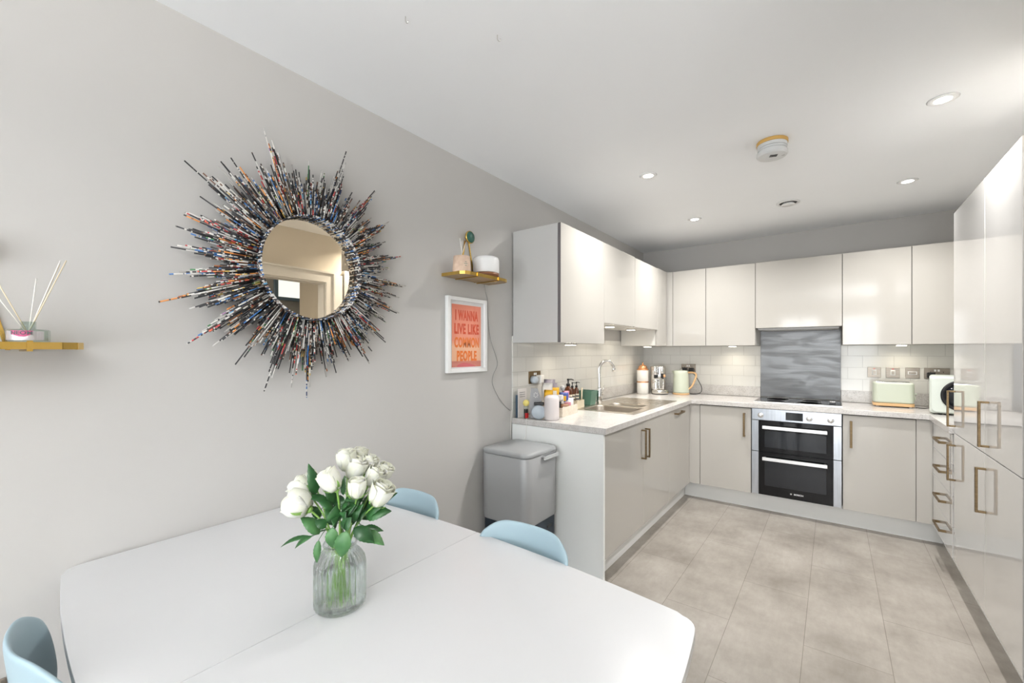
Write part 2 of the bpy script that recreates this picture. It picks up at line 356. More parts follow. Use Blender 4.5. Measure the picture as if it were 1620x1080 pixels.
def gridsolid(xs, ys, z0, z1, keep):
    bm = bmesh.new(); V = {}
    def v(i, j, z):
        if (i,j,z) not in V: V[i,j,z] = bm.verts.new((xs[i], ys[j], z))
        return V[i,j,z]
    cells = {(i,j) for i in range(len(xs)-1) for j in range(len(ys)-1) if keep((xs[i]+xs[i+1])/2, (ys[j]+ys[j+1])/2)}
    for i, j in cells:
        bm.faces.new((v(i,j,z1), v(i+1,j,z1), v(i+1,j+1,z1), v(i,j+1,z1)))
        bm.faces.new((v(i,j,z0), v(i,j+1,z0), v(i+1,j+1,z0), v(i+1,j,z0)))
        for (di,dj),(p,q) in {(-1,0):((i,j+1),(i,j)), (1,0):((i+1,j),(i+1,j+1)), (0,-1):((i,j),(i+1,j)), (0,1):((i+1,j+1),(i,j+1))}.items():
            if (i+di, j+dj) not in cells: bm.faces.new((v(*p,z0), v(*q,z0), v(*q,z1), v(*p,z1)))
    return bm
def obj(name, bm, m=None, parent=None, loc=None, rot=None, bevel=0, seg=2, subsurf=0, label=None, recalc=True):
    if recalc: bmesh.ops.recalc_face_normals(bm, faces=bm.faces)
    me = bpy.data.meshes.new(name); bm.to_mesh(me); bm.free()
    if m is not None:
        for mm in (m if isinstance(m, list) else [m]): me.materials.append(mm)
    o = bpy.data.objects.new(name, me); COL.objects.link(o)
    if parent: o.parent = parent
    if loc: o.location = loc
    if rot: o.rotation_euler = rot
    if bevel:
        b = o.modifiers.new('bevel', 'BEVEL'); b.width = bevel; b.segments = seg; b.limit_method = 'ANGLE'; b.angle_limit = .6
    if subsurf:
        s = o.modifiers.new('sub', 'SUBSURF'); s.levels = subsurf; s.render_levels = subsurf
    if label: o['label'] = label
    return o
def thing(name, label, cat, loc=(0,0,0), rotz=0, group=None):
    o = bpy.data.objects.new(name, None); COL.objects.link(o); o.location = loc; o.rotation_euler = (0,0,rotz)
    o.empty_display_size = .05
    o['label'] = label; o['category'] = cat
    if group: o['group'] = group
    return o
def tag(o, label, cat, group=None):
    o['label'] = label; o['category'] = cat
    if group: o['group'] = group
    return o
def struct(name, bm, m, parent=None, label=None, bevel=0, **k):
    o = obj(name, bm, m, parent, bevel=bevel, **k)
    if not parent: o['kind'] = 'structure'
    if label and not parent: o['label'] = label
    return o
def kids(o): return [c for c in bpy.data.objects if c.parent == o]
def dup(root, loc, rotz=None, label=None, group=None):
    def cp(o, par):
        c = o.copy(); COL.objects.link(c)
        if par: c.parent = par
        for ch in kids(o): cp(ch, c)
        return c
    r = cp(root, None); r.location = loc
    if rotz is not None: r.rotation_euler = (0,0,rotz)
    if label: r['label'] = label
    if group: r['group'] = group
    return r
def text_bm(s, size, depth=.0006, sx=1.0, bold=0.0, align='CENTER', spacing=1.0):
    """letters in the local XY plane (x right, y up), extruded along z"""
    cu = bpy.data.curves.new('t', 'FONT'); cu.body = s; cu.size = size; cu.extrude = depth/2; cu.offset = bold
    cu.align_x = align; cu.align_y = 'CENTER'; cu.resolution_u = 3; cu.space_character = spacing
    o = bpy.data.objects.new('t', cu); COL.objects.link(o)
    dg = bpy.context.evaluated_depsgraph_get(); me = bpy.data.meshes.new_from_object(o.evaluated_get(dg))
    bm = bmesh.new(); bm.from_mesh(me); bpy.data.objects.remove(o); bpy.data.curves.remove(cu); bpy.data.meshes.remove(me)
    for v in bm.verts: v.co.x *= sx
    return bm
def place(bm, mtx): bmesh.ops.transform(bm, matrix=mtx, verts=bm.verts); return bm
# text facing +X (wall on the left): local x -> world +y, local y -> z
FX = Matrix(((0,0,1,0),(1,0,0,0),(0,1,0,0),(0,0,0,1)))
# text facing -Y: local x -> +x, y -> z, z -> -y
FY = Matrix(((1,0,0,0),(0,0,-1,0),(0,1,0,0),(0,0,0,1)))
def T(x, y, z): return Matrix.Translation((x, y, z))

# ---------------------------------------------------------------- room
YE = WIN_Y
struct('floor', box(-.1, 4.6, YE-.15, .12, -.08, 0), M['floor'])
struct('ceiling', box(-.1, 4.6, YE-.15, .12, H, H+.08), M['ceiling'])
struct('wall_left', box(-.12, 0, YE-.15, .12, 0, H), M['wall'])
struct('wall_far', box(0, 3.0, 0, .12, 0, H), M['wall'])
struct('wall_kitchen_right', box(2.85, 2.97, -2.36, 0, 0, H), M['wall'])
RX = 2.275
bm = bmesh.new(); bx(bm, RX, RX+.1, -2.53, -2.36, 0, H); bx(bm, RX, RX+.1, -3.38, -2.53, 2.0, H); bx(bm, RX, RX+.1, -5.1, -3.38, 0, H)
bx(bm, RX+.1, 2.97, -2.42, -2.36, 0, H)
struct('wall_right', bm, M['wall_cream'])
struct('wall_living_side', box(RW, RW+.1, YE-.12, -5.0, 0, H), M['wall'])
struct('wall_living_far', box(RX+.1, RW, -5.1, -5.0, 0, H), M['wall'])
bm = bmesh.new()
bx(bm, 3.4, 3.5, -4.6, -1.5, 0, H); bx(bm, 2.97, 3.4, -1.6, -1.5, 0, H); bx(bm, RX+.1, 3.4, -4.6, -4.5, 0, H)
struct('wall_hall', bm, M['hall'])
bm = bmesh.new()
xs = sorted({-.12, RW, *[q for p in WINS for q in p]})
for a, b in zip(xs, xs[1:]):
    if (a, b) in WINS: bx(bm, a, b, YE-.12, YE, 0, WIN_Z[0]); bx(bm, a, b, YE-.12, YE, WIN_Z[1], H)
    else: bx(bm, a, b, YE-.12, YE, 0, H)
struct('wall_near', bm, M['wall'])
for i, (a, b) in enumerate(WINS):
    r = thing('window_%d' % (i+1), '', ''); r['kind'] = 'structure'; del r['label']; del r['category']
    bm = bmesh.new(); t = .05; z0, z1 = WIN_Z
    bx(bm, a, a+t, YE-.09, YE-.03, z0, z1); bx(bm, b-t, b, YE-.09, YE-.03, z0, z1); bx(bm, a+t, b-t, YE-.09, YE-.03, z0, z0+t); bx(bm, a+t, b-t, YE-.09, YE-.03, z1-t, z1)
    bx(bm, (a+b)/2-.02, (a+b)/2+.02, YE-.085, YE-.035, z0+t, z1-t)
    obj('window_frame', bm, M['trim'], r)
    obj('window_pane', box(a+t, b-t, YE-.064, YE-.060, z0+t, z1-t), M['pane'], r)
# doorway casing seen in the mirror and at the right edge
bm = bmesh.new()
for x0, x1 in ((RX-.025, RX), ):
    bx(bm, x0, x1, -2.53, -2.445, 0, 2.085); bx(bm, x0, x1, -3.465, -3.38, 0, 2.085); bx(bm, x0, x1, -3.38, -2.53, 2.0, 2.085)
    bx(bm, x0-.012, x1, -2.46, -2.445, 0, 2.10); bx(bm, x0-.012, x1, -3.465, -3.45, 0, 2.10); bx(bm, x0-.012, x1, -3.45, -2.46, 2.085, 2.10)
bx(bm, RX, RX+.1, -2.545, -2.53, 0, 2.0); bx(bm, RX, RX+.1, -3.38, -3.365, 0, 2.0); bx(bm, RX, RX+.1, -3.365, -2.545, 1.985, 2.0)
bx(bm, RX-.018, RX, -2.4445, -2.3615, 0, 2.085)
struct('trim_1', bm, M['trim'])
# small high window in the hall
hw = thing('window_3', '', ''); hw['kind'] = 'structure'; del hw['label']; del hw['category']
bm = bmesh.new(); y0, y1, z0, z1 = -2.46, -2.04, 1.96, 2.20; t = .035
bx(bm, 3.36, 3.399, y0-t, y0, z0-t, z1+t); bx(bm, 3.36, 3.399, y1, y1+t, z0-t, z1+t); bx(bm, 3.36, 3.399, y0, y1, z0-t, z0); bx(bm, 3.36, 3.399, y0, y1, z1, z1+t)
obj('window_frame', bm, M['winframe_blue'], hw)
obj('window_pane', box(3.380, 3.390, y0, y1, z0, z1), M['sky'], hw)
# skirting boards
for nm, b in (('baseboard_left', (0, .014, YE, -2.455)), ('baseboard_near', (.014, .65, YE, YE+.014)), ('baseboard_right', (RX-.014, RX, -5.1, -3.465))):
    struct(nm, box(b[0], b[1], b[2], b[3], 0, .1), M['trim'], bevel=.004)

# ---------------------------------------------------------------- wall tiles, upstands
ts = struct('trim_2', box(0, .008, -2.451, 0, 1.012, 1.45), M['tile_y'])
bm = bmesh.new(); bx(bm, .008, 1.143, -.008, 0, 1.012, 1.40); bx(bm, 1.755, 2.85, -.008, 0, 1.012, 1.40); bx(bm, 1.143, 1.755, -.008, 0, 1.012, 1.555)
struct('trim_3', bm, M['tile_x'])
bm = bmesh.new(); bx(bm, 0, .014, -1.15, -.014, .912, 1.012); bx(bm, 0, 1.143, -.014, 0, .912, 1.012); pass
tag(obj('worktop_upstand', bm, M['quartz'], bevel=.0015), 'low white quartz upstand in the corner behind the kettle, left of the steel splashback', 'upstand')
tag(obj('worktop_upstand', box(1.755, 2.85, -.014, 0, .912, 1.012), M['quartz'], bevel=.0015), 'low white quartz upstand behind the toaster, right of the steel splashback', 'upstand')
struct('trim_4', box(0, .008, -2.451, -1.15, .912, 1.012), M['tile_y'])
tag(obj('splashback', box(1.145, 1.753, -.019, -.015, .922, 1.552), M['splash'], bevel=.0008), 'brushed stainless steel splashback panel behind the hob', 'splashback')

# ---------------------------------------------------------------- handles
def bar_handle(name, parent, c, length, axis, out, proud=.035, m=None, th=.015):
    """flat D handle. c = centre on door face; axis 'z'|'x'|'y' along length; out = outward unit vector"""
    bm = bmesh.new(); L = length/2; c = Vector(c); o = Vector(out); a = {'x': Vector((1,0,0)), 'y': Vector((0,1,0)), 'z': Vector((0,0,1))}[axis]
    s = o.cross(a)
    def cub(p0, p1, q0, q1, hs):
        vs = []
        for A in (p0, p1):
            for O in (q0, q1):
                for k in (-hs, hs): vs.append(bm.verts.new(c + a*A + o*O + s*k))
        for f in ((0,1,3,2),(4,6,7,5),(0,4,5,1),(2,3,7,6),(0,2,6,4),(1,5,7,3)): bm.faces.new([vs[i] for i in f])
    h = th/2
    cub(-L, L, proud-.009, proud, h)
    cub(-L, -L+.009, 0, proud-.009, h); cub(L-.009, L, 0, proud-.009, h)
    return obj(name, bm, m or M['brass'], parent, bevel=.0012)

# ---------------------------------------------------------------- base units
XB, YB, XR = .6485, -.5958, 2.252
ZD0, ZD1, ZC = .148, .869, .8715
def base_body(bm, x0, x1, y0, y1, open_side):
    """open-topped box of 16 mm boards"""
    t = .016; z0, z1 = .150, ZC
    bx(bm, x0, x1, y0, y1, z0, z0+t)
    if open_side != 'x1': bx(bm, x1-t, x1, y0+t, y1-t, z0+t, z1)
    if open_side != 'x0': bx(bm, x0, x0+t, y0+t, y1-t, z0+t, z1)
    bx(bm, x0, x1, y1-t, y1, z0+t, z1); bx(bm, x0, x1, y0, y0+t, z0+t, z1)
    return bm
def left_base(y0, y1, label, handle):
    t = thing('base_cabinet', label, 'cabinet', (0,0,0), group='gloss cream base cabinets of the left run')
    obj('cabinet_body', base_body(bmesh.new(), .003, XB-.022, y0+.001, y1-.001, None), M['carcass'], t)
    d = obj('door', box(XB-.019, XB, y0+.0015, y1-.0015, ZD0, ZD1-.004), M['gloss'], t, bevel=.0015)
    if handle: bar_handle('handle', d, *handle)
    bm = bmesh.new(); bx(bm, XB-.0185, XB-.006, y0+.001, y1-.001, .8662, .8722); bx(bm, XB-.0185, XB-.005, y0-.0011, y0+.0011, ZD0, .866)
    obj('painted_gap_shadow', bm, M['gap_shadow'], t)  # shade under the worktop and beside the door, put in as dark strips
    return t
left_base(-2.43, -1.797, 'gloss cream base cabinet next to the end panel, tall bronze handle at its right edge', ((XB, -1.832, .712), .2, 'z', (1,0,0)))
left_base(-1.797, -1.222, 'gloss cream base cabinet under the sink, tall bronze handle at its left edge', ((XB, -1.762, .712), .2, 'z', (1,0,0)))
left_base(-1.222, -.652, 'gloss cream base cabinet front with a small level bronze handle near the inner corner', ((XB, -.975, .832), .2, 'y', (1,0,0)))
tag(obj('corner_filler', box(XB-.019, .7335, YB, YB+.019, ZD0, ZD1), M['gloss'], bevel=.001), 'narrow upright cream filler strip in the left inner corner under the worktop', 'filler strip', 'corner fillers of the base units')
tag(obj('corner_filler', box(2.168, XR, YB, YB+.019, ZD0, ZD1), M['gloss'], bevel=.001), 'narrow upright cream filler strip in the right inner corner beside the drawers', 'filler strip', 'corner fillers of the base units')
tag(obj('corner_post', box(XB-.019, XB, -.6505, YB, ZD0, ZD1), M['gloss'], bevel=.001), 'slim cream post beside the level handle, at the inner corner of the left run', 'filler strip')
tag(obj('end_panel', box(.003, XB+.004, -2.4515, -2.4325, 0.001, ZC), M['panel'], bevel=.001), 'tall pale satin end panel closing the sink run beside the grey bin', 'end panel')
def far_base(x0, x1, label, hx):
    t = thing('base_cabinet', label, 'cabinet', group='gloss cream base cabinets on the far wall')
    obj('cabinet_body', base_body(bmesh.new(), x0+.001, x1-.001, YB+.022, -.02, None), M['carcass'], t)
    d = obj('door', box(x0+.0015, x1-.0015, YB, YB+.019, ZD0, ZD1-.004), M['gloss'], t, bevel=.0015)
    bar_handle('handle', d, (hx, YB, .724), .2, 'z', (0,-1,0))
    bm = bmesh.new(); bx(bm, x0-.0006, x0+.0012, YB+.003, YB+.0185, ZD0, .866); bx(bm, x0+.001, x1-.001, YB+.005, YB+.0185, .8662, .8722); bx(bm, x1-.0012, x1+.0006, YB+.003, YB+.0185, ZD0, .866)
    obj('painted_gap_shadow', bm, M['gap_shadow'], t)
far_base(.7355, 1.143, 'gloss cream base cabinet left of the oven with one tall bronze handle', 1.093)
far_base(1.757, 2.1665, 'gloss cream base cabinet right of the oven with one tall bronze handle', 1.807)
# right drawer stack
t = thing('drawer_cabinet', 'gloss cream cabinet of four stacked drawers with level bronze handles below the microwave', 'cabinet')
obj('cabinet_body', base_body(bmesh.new(), XR+.022, 2.845, -1.20, -.62, None), M['carcass'], t)
for a, b, hz in ((.690, .865, .787), (.507, .687, .607), (.327, .504, .425), (.148, .324, .245)):
    d = obj('drawer', box(XR, XR+.019, -1.198, YB-.0035, a, b), M['gloss_white'], t, bevel=.0015)
    bar_handle('handle', d, (XR, -.93, hz), .2, 'y', (-1,0,0))
# plinths
bm = bmesh.new(); bx(bm, .563, .581, -2.4315, -.504, 0, .147); tag(obj('plinth', bm, M['plinth'], bevel=.001), 'cream plinth board at floor level under the sink run', 'plinth', 'plinths')
tag(obj('plinth', box(.582, 2.316, -.504, -.486, 0, .147), M['plinth'], bevel=.001), 'cream plinth board at floor level under the oven run', 'plinth', 'plinths')
tag(obj('plinth', box(2.317, 2.335, -2.345, -.505, 0, .147), M['plinth'], bevel=.001), 'cream plinth board at floor level under the drawers and tall cabinets', 'plinth', 'plinths')

# ---------------------------------------------------------------- worktop with sink and hob cut-outs
SK = (.105, .575, -1.815, -1.255)
hob = (1.165, 1.735, -.45, -.06)
xs = sorted({.001, SK[0], SK[1], .669, hob[0], hob[1], 2.232, 2.849}); ys = sorted({-2.453, SK[2], SK[3], -1.228, -.616, hob[2], hob[3], -.001})
def keep(x, y):
    if SK[0] < x < SK[1] and SK[2] < y < SK[3]: return False
    if hob[0] < x < hob[1] and hob[2] < y < hob[3]: return False
    return x < .669 or y > -.616 or (x > 2.232 and y > -1.228)
tag(obj('worktop', gridsolid(xs, ys, .873, .910, keep), M['quartz'], bevel=.0022), 'continuous white quartz worktop running round three sides of the kitchen', 'worktop')

# ---------------------------------------------------------------- sink
t = thing('sink', 'one and a half bowl stainless steel sink with ribbed drainer set in the worktop', 'sink', (.345, -1.335, .9105))
ox, oy, oz = .345, -1.335, .9105
bowls = ((.165, .545, -1.80, -1.49), (.215, .505, -1.45, -1.29))
xs = sorted({.09, .60, .165, .545, .215, .505}); ys = sorted({-1.845, -.83, -1.80, -1.49, -1.45, -1.29})
bm = gridsolid([x-ox for x in xs], [y-oy for y in ys], 0, .003, lambda x, y: not any(a < x+ox < b and c < y+oy < d for a, b, c, d in bowls))
obj('sink_deck', bm, M['sinksteel'], t, bevel=.001)
for a, b, c, d in bowls:
    dep = .155 if b-a > .3 else .11
    bm = bmesh.new(); rings = []
    for z, ins in ((.003, 0), (-.006, .004), (-dep+.03, .014), (-dep+.006, .026), (-dep, .05)):
        rings.append([bm.verts.new((x-ox, y-oy, z)) for x, y in rrect(a+ins, b-ins, c+ins, d-ins, .055)])
    # square collar joining the rounded bowl to the deck
    for r0, r1 in zip(rings, rings[1:]):
        n = len(r0)
        for i in range(n): f = bm.faces.new((r0[i], r0[(i+1)%n], r1[(i+1)%n], r1[i])); f.smooth = True
    bm.faces.new(rings[-1])
    cor = [bm.verts.new((x-ox, y-oy, .003)) for x, y in ((b, d), (a, d), (a, c), (b, c))]
    per = 7
    for q in range(4):
        for i in range(per-1): bm.faces.new((cor[q], rings[0][q*per+i], rings[0][q*per+i+1]))
    bo = obj('bowl', bm, M['bowlsteel'], t)
    so = bo.modifiers.new('s', 'SOLIDIFY'); so.thickness = .0012; so.offset = -1
    lathe_b = lathe(bmesh.new(), [(.036, -dep+.0015), (.034, -dep+.003), (.012, -dep+.002), (0, -dep+.002)], 20, ((a+b)/2-ox, (c+d)/2-oy, 0))
    obj('waste', lathe_b, M['chrome'], bo)
bm = bmesh.new()
for i in range(9): x = .17 + i*.045; bx(bm, x-ox, x+.012-ox, -1.20-oy, -.90-oy, .003, .0052)
obj('drainer_ridges', bm, M['sinksteel'], t, bevel=.001)

# ---------------------------------------------------------------- tap
t = thing('mixer_tap', 'tall curved chrome mixer tap standing behind the sink bowls', 'tap', (.128, -1.40, .914))
obj('tap_body', cyl(.0235, 0, .125, 24, bev=.003), M['chrome'], t)
sp_ = [(0,0,.12), (0,0,.22), (0,0,.29), (.008,.012,.325), (.028,.045,.350), (.055,.085,.345), (.072,.11,.315), (.077,.118,.285)]
obj('spout', tube(bmesh.new(), bez(sp_, 8), .0135, 14), M['chrome'], t)
obj('nozzle', lathe(bmesh.new(), [(.0165,0),(.0165,.03),(.0135,.034)], 16, (.077,.118,.262)), M['chrome'], t)
bm = cyl(.014, 0, .035, 16, (0,.018,.075), 'y'); tube(bm, [(0,.05,.075), (.012,.062,.12), (.014,.066,.155)], .0045, 8)
obj('lever', bm, M['chrome'], t)

# ---------------------------------------------------------------- oven
t = thing('built_in_oven', 'stainless steel built-in double oven with black glass doors under the hob', 'oven', (1.45, YB, .15))
x0, x1 = 1.1445-1.45, 1.7555-1.45; z = lambda q: q-.15
obj('oven_housing', box(x0+.004, x1-.004, .016, .56, z(.152), z(.8715)), M['black'], t)
fascia = obj('control_panel', box(x0+.004, x1-.004, -.004, .0155, z(.776), z(.870)), M['ovensteel'], t, bevel=.0015)
obj('display', box(1.391-1.45, 1.507-1.45, -.006, -.0035, z(.790), z(.853)), M['screen'], fascia)
for kx in (1.214, 1.549, 1.684):
    k = obj('knob', lathe(bmesh.new(), [(.0175, 0), (.017, -.012), (.013, -.02), (0, -.021)], 24, (kx-1.45, -.004, z(.815)), 'y'), M['alu'], fascia)
    obj('knob_ring', lathe(bmesh.new(), [(.022, 0), (.022, -.002), (.018, -.002)], 24, (kx-1.45, -.0035, z(.815)), 'y'), M['chrome'], k)
for kx, n in ((1.684, 5), (1.549, 5)):
    bm = bmesh.new()
    for q in range(n): a = -1.2 + q*.6; bx(bm, kx-1.45+.032*math.sin(a)-.002, kx-1.45+.032*math.sin(a)+.002, -.0046, -.0038, z(.815)+.032*math.cos(a)-.001, z(.815)+.032*math.cos(a)+.001)
    obj('dial_marks', bm, M['marks'], fascia)
def oven_door(zb, zt, wz0, wz1, hz):
    d = obj('oven_door', box(x0+.055, x1-.055, -.004, .0155, z(zb), z(zt)), M['blackglass'], t, bevel=.001)
    for a, b in ((x0+.004, x0+.0545), (x1-.0545, x1-.004)): obj('door_stile', box(a, b, -.006, .0155, z(zb), z(zt)), M['ovensteel'], d, bevel=.0012)
    obj('door_window', box(x0+.098, x1-.098, -.0048, -.0035, z(wz0), z(wz1)), M['ovenwin'], d)
    bm = bmesh.new(); bx(bm, 1.230-1.45, 1.664-1.45, -.050, -.036, z(hz-.013), z(hz+.013)); bx(bm, 1.236-1.45, 1.252-1.45, -.037, -.0035, z(hz-.009), z(hz+.009)); bx(bm, 1.642-1.45, 1.658-1.45, -.037, -.0035, z(hz-.009), z(hz+.009))
    obj('oven_handle', bm, M['alu'], d, bevel=.002)
    return d
oven_door(.516, .771, .553, .690, .722)
d = oven_door(.155, .511, .235, .435, .462)
obj('brand_lettering', place(text_bm('BOSCH', .017, .0006, 1.15, .0004), FX.__class__(T(1.478-1.45, -.0046, z(.196)) @ FY)), M['alu'], d)
bm = lathe(bmesh.new(), [(.0062, 0), (.0062, -.0006), (.0048, -.0006), (.0048, 0)], 20, (1.427-1.45, -.0042, z(.196)), 'y')
bx(bm, 1.4225-1.45, 1.4315-1.45, -.0048, -.0042, z(.1952), z(.1968)); obj('round_emblem', bm, M['alu'], d)

# ---------------------------------------------------------------- hob
t = thing('induction_hob', 'black glass induction hob with thin steel edge set in the worktop above the oven', 'hob', (1.45, -.255, .9105))
obj('hob_glass', box(-.303, .303, -.195, .205, .0012, .006), M['blackglass'], t, bevel=.001)
obj('hob_trim', gridsolid([-.307, -.3035, .3035, .307], [-.199, -.1955, .2055, .209], 0, .005, lambda x, y: abs(x) > .3035 or y < -.1955 or y > .2055), M['steel'], t)
bm = bmesh.new()
for cx, cy, r in ((-.15,.08,.09), (-.15,-.09,.07), (.1,.08,.07), (.09,-.09,.09)):
    lathe(bm, [(r, .0061), (r, .0063), (r-.0015, .0063), (r-.0015, .0061)], 48, (cx, cy, 0))
obj('zone_rings', bm, M['alarmgrey'], t)
t = thing('timer_knob', 'small black and chrome block standing on the right front of the hob', 'kitchen timer', (1.695, -.42, .917))
obj('body', box(-.019, .019, -.015, .015, 0, .022), M['black'], t, bevel=.003)
obj('top_cap', box(-.019, .019, -.015, .015, .0222, .032), M['chrome'], t, bevel=.003)

# ---------------------------------------------------------------- wall units
ZU0, ZU1 = 1.4035, 2.137
def closed(bm, *b): bx(bm, *b); return bm
def left_wall_unit(y0, y1, z0, label, z1=ZU1, mbody=None, grp='gloss cream wall cabinets of the left run'):
    t = thing('wall_cabinet', label, 'cabinet', group=grp)
    obj('cabinet_body', box(.0085, .349, y0+.0008, y1-.0008, z0, z1-.002), mbody or M['carcass'], t, bevel=.001)
    d = obj('door', box(.3515, .3705, y0+.0018, y1-.0018, z0-.002, z1), M['gloss'], t, bevel=.0015)
    obj('painted_gap_shadow', box(.3505, .3665, y1-.0012, y1+.0012, z0+.001, z1-.004), M['gap_shadow'], t)
    return t, d
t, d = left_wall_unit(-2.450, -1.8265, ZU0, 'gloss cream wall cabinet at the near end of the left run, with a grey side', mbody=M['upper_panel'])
obj('door_edge', box(.352, .3700, -2.4495, -2.4486, ZU0, ZU1-.002), M['edge'], d)  # dark strip on the near edge of this door
left_wall_unit(-1.8265, -1.2265, 1.556, 'short gloss cream wall cabinet over the sink, next to the grey-sided one')
left_wall_unit(-1.2265, -.652, 1.553, 'short gloss cream wall cabinet over the drainer, next to the deep corner one', z1=ZU1-.004)
left_wall_unit(-.652, -.3735, ZU0, 'narrow deep gloss cream corner cabinet at the far end of the left wall')
YU = -.3518
tag(obj('wall_unit_filler', box(.3535, .4225, YU, YU+.019, ZU0-.002, ZU1), M['gloss'], bevel=.001), 'slim upright cream filler strip in the corner between the upper cabinets', 'filler strip')
tag(obj('corner_wall_unit', box(.0085, .3485, -.372, -.009, ZU0, ZU1-.002), M['carcass']), 'cream blind corner box above the canister and coffee machine, closing the upper corner', 'cabinet')
def far_wall_unit(x0, x1, z0, label, body_x0=None):
    t = thing('wall_cabinet', label, 'cabinet', group='gloss cream wall cabinets on the far wall')
    obj('cabinet_body', box((body_x0 or x0)+.0008, x1-.0008, YU+.0215, -.009, z0, ZU1-.002), M['carcass'], t, bevel=.001)
    obj('door', box(x0+.002, x1-.002, YU, YU+.019, z0-.002, ZU1), M['gloss'], t, bevel=.0015)
    obj('painted_gap_shadow', box(x0-.0017, x0+.0017, YU+.002, YU+.020, z0, ZU1-.001), M['gap_shadow'], t)
    return t
far_wall_unit(.4235, .7305, ZU0, 'narrow gloss cream wall cabinet above the kettle')
far_wall_unit(.7305, 1.1435, ZU0, 'gloss cream wall cabinet just left of the short one over the hob')
far_wall_unit(1.1435, 1.7585, 1.556, 'wide short gloss cream wall cabinet with the cooker hood above the hob')
far_wall_unit(1.7585, 2.1715, ZU0, 'gloss cream wall cabinet just right of the short one over the hob')
far_wall_unit(2.1715, 2.60, ZU0, 'gloss cream wall cabinet partly hidden behind the tall cabinets')
t = thing('cooker_hood', 'dark integrated cooker hood underside under the short cabinet over the hob', 'cooker hood', (1.45, -.17, 1.538))
obj('hood_body', box(-.29, .29, -.155, .14, 0, .0155), M['alarmgrey'], t, bevel=.002)
obj('filter', box(-.24, .24, -.12, .10, -.003, -.0002), M['alarmgrey'], t)

# tall units
def tall(y0, y1, label, hu, hl):
    t = thing('tall_cabinet', label, 'cabinet', group='tall gloss cabinets on the right')
    obj('cabinet_body', box(XR+.0225, 2.846, y0+.001, y1-.001, .150, ZU1-.002), M['carcass'], t)
    d = obj('upper_door', box(XR, XR+.019, y0+.0022, y1-.0022, .883, ZU1), M['gloss_white'], t, bevel=.0015)
    bar_handle('handle', d, (XR, hu, 1.022), .205, 'z', (-1,0,0))
    d = obj('lower_door', box(XR, XR+.019, y0+.0010, y1-.0010, ZD0, .879), M['gloss_white'], t, bevel=.0015)
    bar_handle('handle', d, (XR, hl, .716), .205, 'z', (-1,0,0))
    obj('painted_gap_shadow', box(XR+.004, XR+.021, y1-.0006, y1+.0006, .883, ZU1-.002), M['gap_shadow'], t)
tall(-1.8625, -1.235, 'tall gloss cabinet beside the drawers, its bronze handles at the far edge', -1.272, -1.272)
tall(-2.345, -1.8625, 'tall gloss cabinet nearest the viewer at the right edge of the photo', -1.925, -1.878)

# ---------------------------------------------------------------- lights in the room
def downlight(x, y, lab, power=12.5):
    t = thing('ceiling_downlight', lab, 'downlight', (x, y, H), group='recessed ceiling downlights')
    obj('trim_ring', lathe(bmesh.new(), [(.030,-.0008), (.031,-.005), (.046,-.0055), (.053,-.001)], 40), M['white'], t)
    obj('lamp_lens', lathe(bmesh.new(), [(.0295,-.0007), (.0295,-.0036), (0,-.0036)], 32), M['lamp'], t)
    area('downlight_beam', (x, y, H-.012), (0,0,0), .07, .07, power, (1,.98,.955), 'DISK', 2.5)
for x, y, lab in ((.775,-2.065,'bright round recessed ceiling downlight nearest the wall cabinets on the left'), (2.082,-2.095,'largest bright ceiling downlight, at the upper right near the tall cabinets'),
                  (2.084,-.975,'small round ceiling downlight at the far right, beyond the largest one'), (.779,-.958,'smallest round ceiling downlight, deepest in the room on the left')):
    downlight(x, y, lab)
def undercab(x, y, z_, lab, power=.45):
    t = thing('under_cabinet_light', lab, 'under-cabinet light', (x, y, z_), group='under-cabinet lights')
    obj('light_case', box(-.034, .034, -.034, .034, -.010, -.0004), M['steel'], t, bevel=.002)
    obj('light_lens', box(-.028, .028, -.028, .028, -.0125, -.0102), M['lampwarm'], t)
    area('under_cabinet_beam', (x, y, z_-.016), (0,0,0), .05, .05, power, (1,.90,.72), 'SQUARE', 2.6)
undercab(.20, -2.02, ZU0, 'small lit square lamp under the near wall cabinet, above the clutter')
undercab(.24, -1.44, 1.556, 'small lit square lamp under the short cabinet over the sink')
undercab(.22, -.93, 1.553, 'small lit square lamp under the short cabinet over the drainer')
undercab(.22, -.49, ZU0, 'small lit square lamp under the deep corner cabinet by the canister')
undercab(.93, -.17, ZU0, 'small lit square lamp under the wall cabinet left of the steel splashback')
undercab(2.13, -.17, ZU0, 'small lit square lamp under the wall cabinets above the toaster')

# added uplighter, unseen behind the viewpoint, to brighten the ceiling
t = thing('fill_floor_lamp', 'added unseen black uplighter brightening the ceiling from the living end of the room', 'floor lamp', (2.55, -5.9, 0))
obj('lamp_base', cyl(.14, 0, .02, 40, bev=.005), M['black'], t)
obj('pole', cyl(.012, .02, 1.70, 16), M['black'], t)
obj('lamp_bowl', lathe(bmesh.new(), [(.012,1.70), (.06,1.71), (.15,1.77), (.17,1.81), (.165,1.81), (.14,1.775), (.05,1.72), (0,1.72)], 40), M['black'], t)
obj('lamp_disc', lathe(bmesh.new(), [(.13,1.781), (.13,1.784), (0,1.784)], 40), M['lamp'], t)
area('ceiling_fill_beam', (2.55, -5.9, 1.79), (PI, 0, 0), .24, .24, 150, (1,.98,.96), 'DISK', PI)

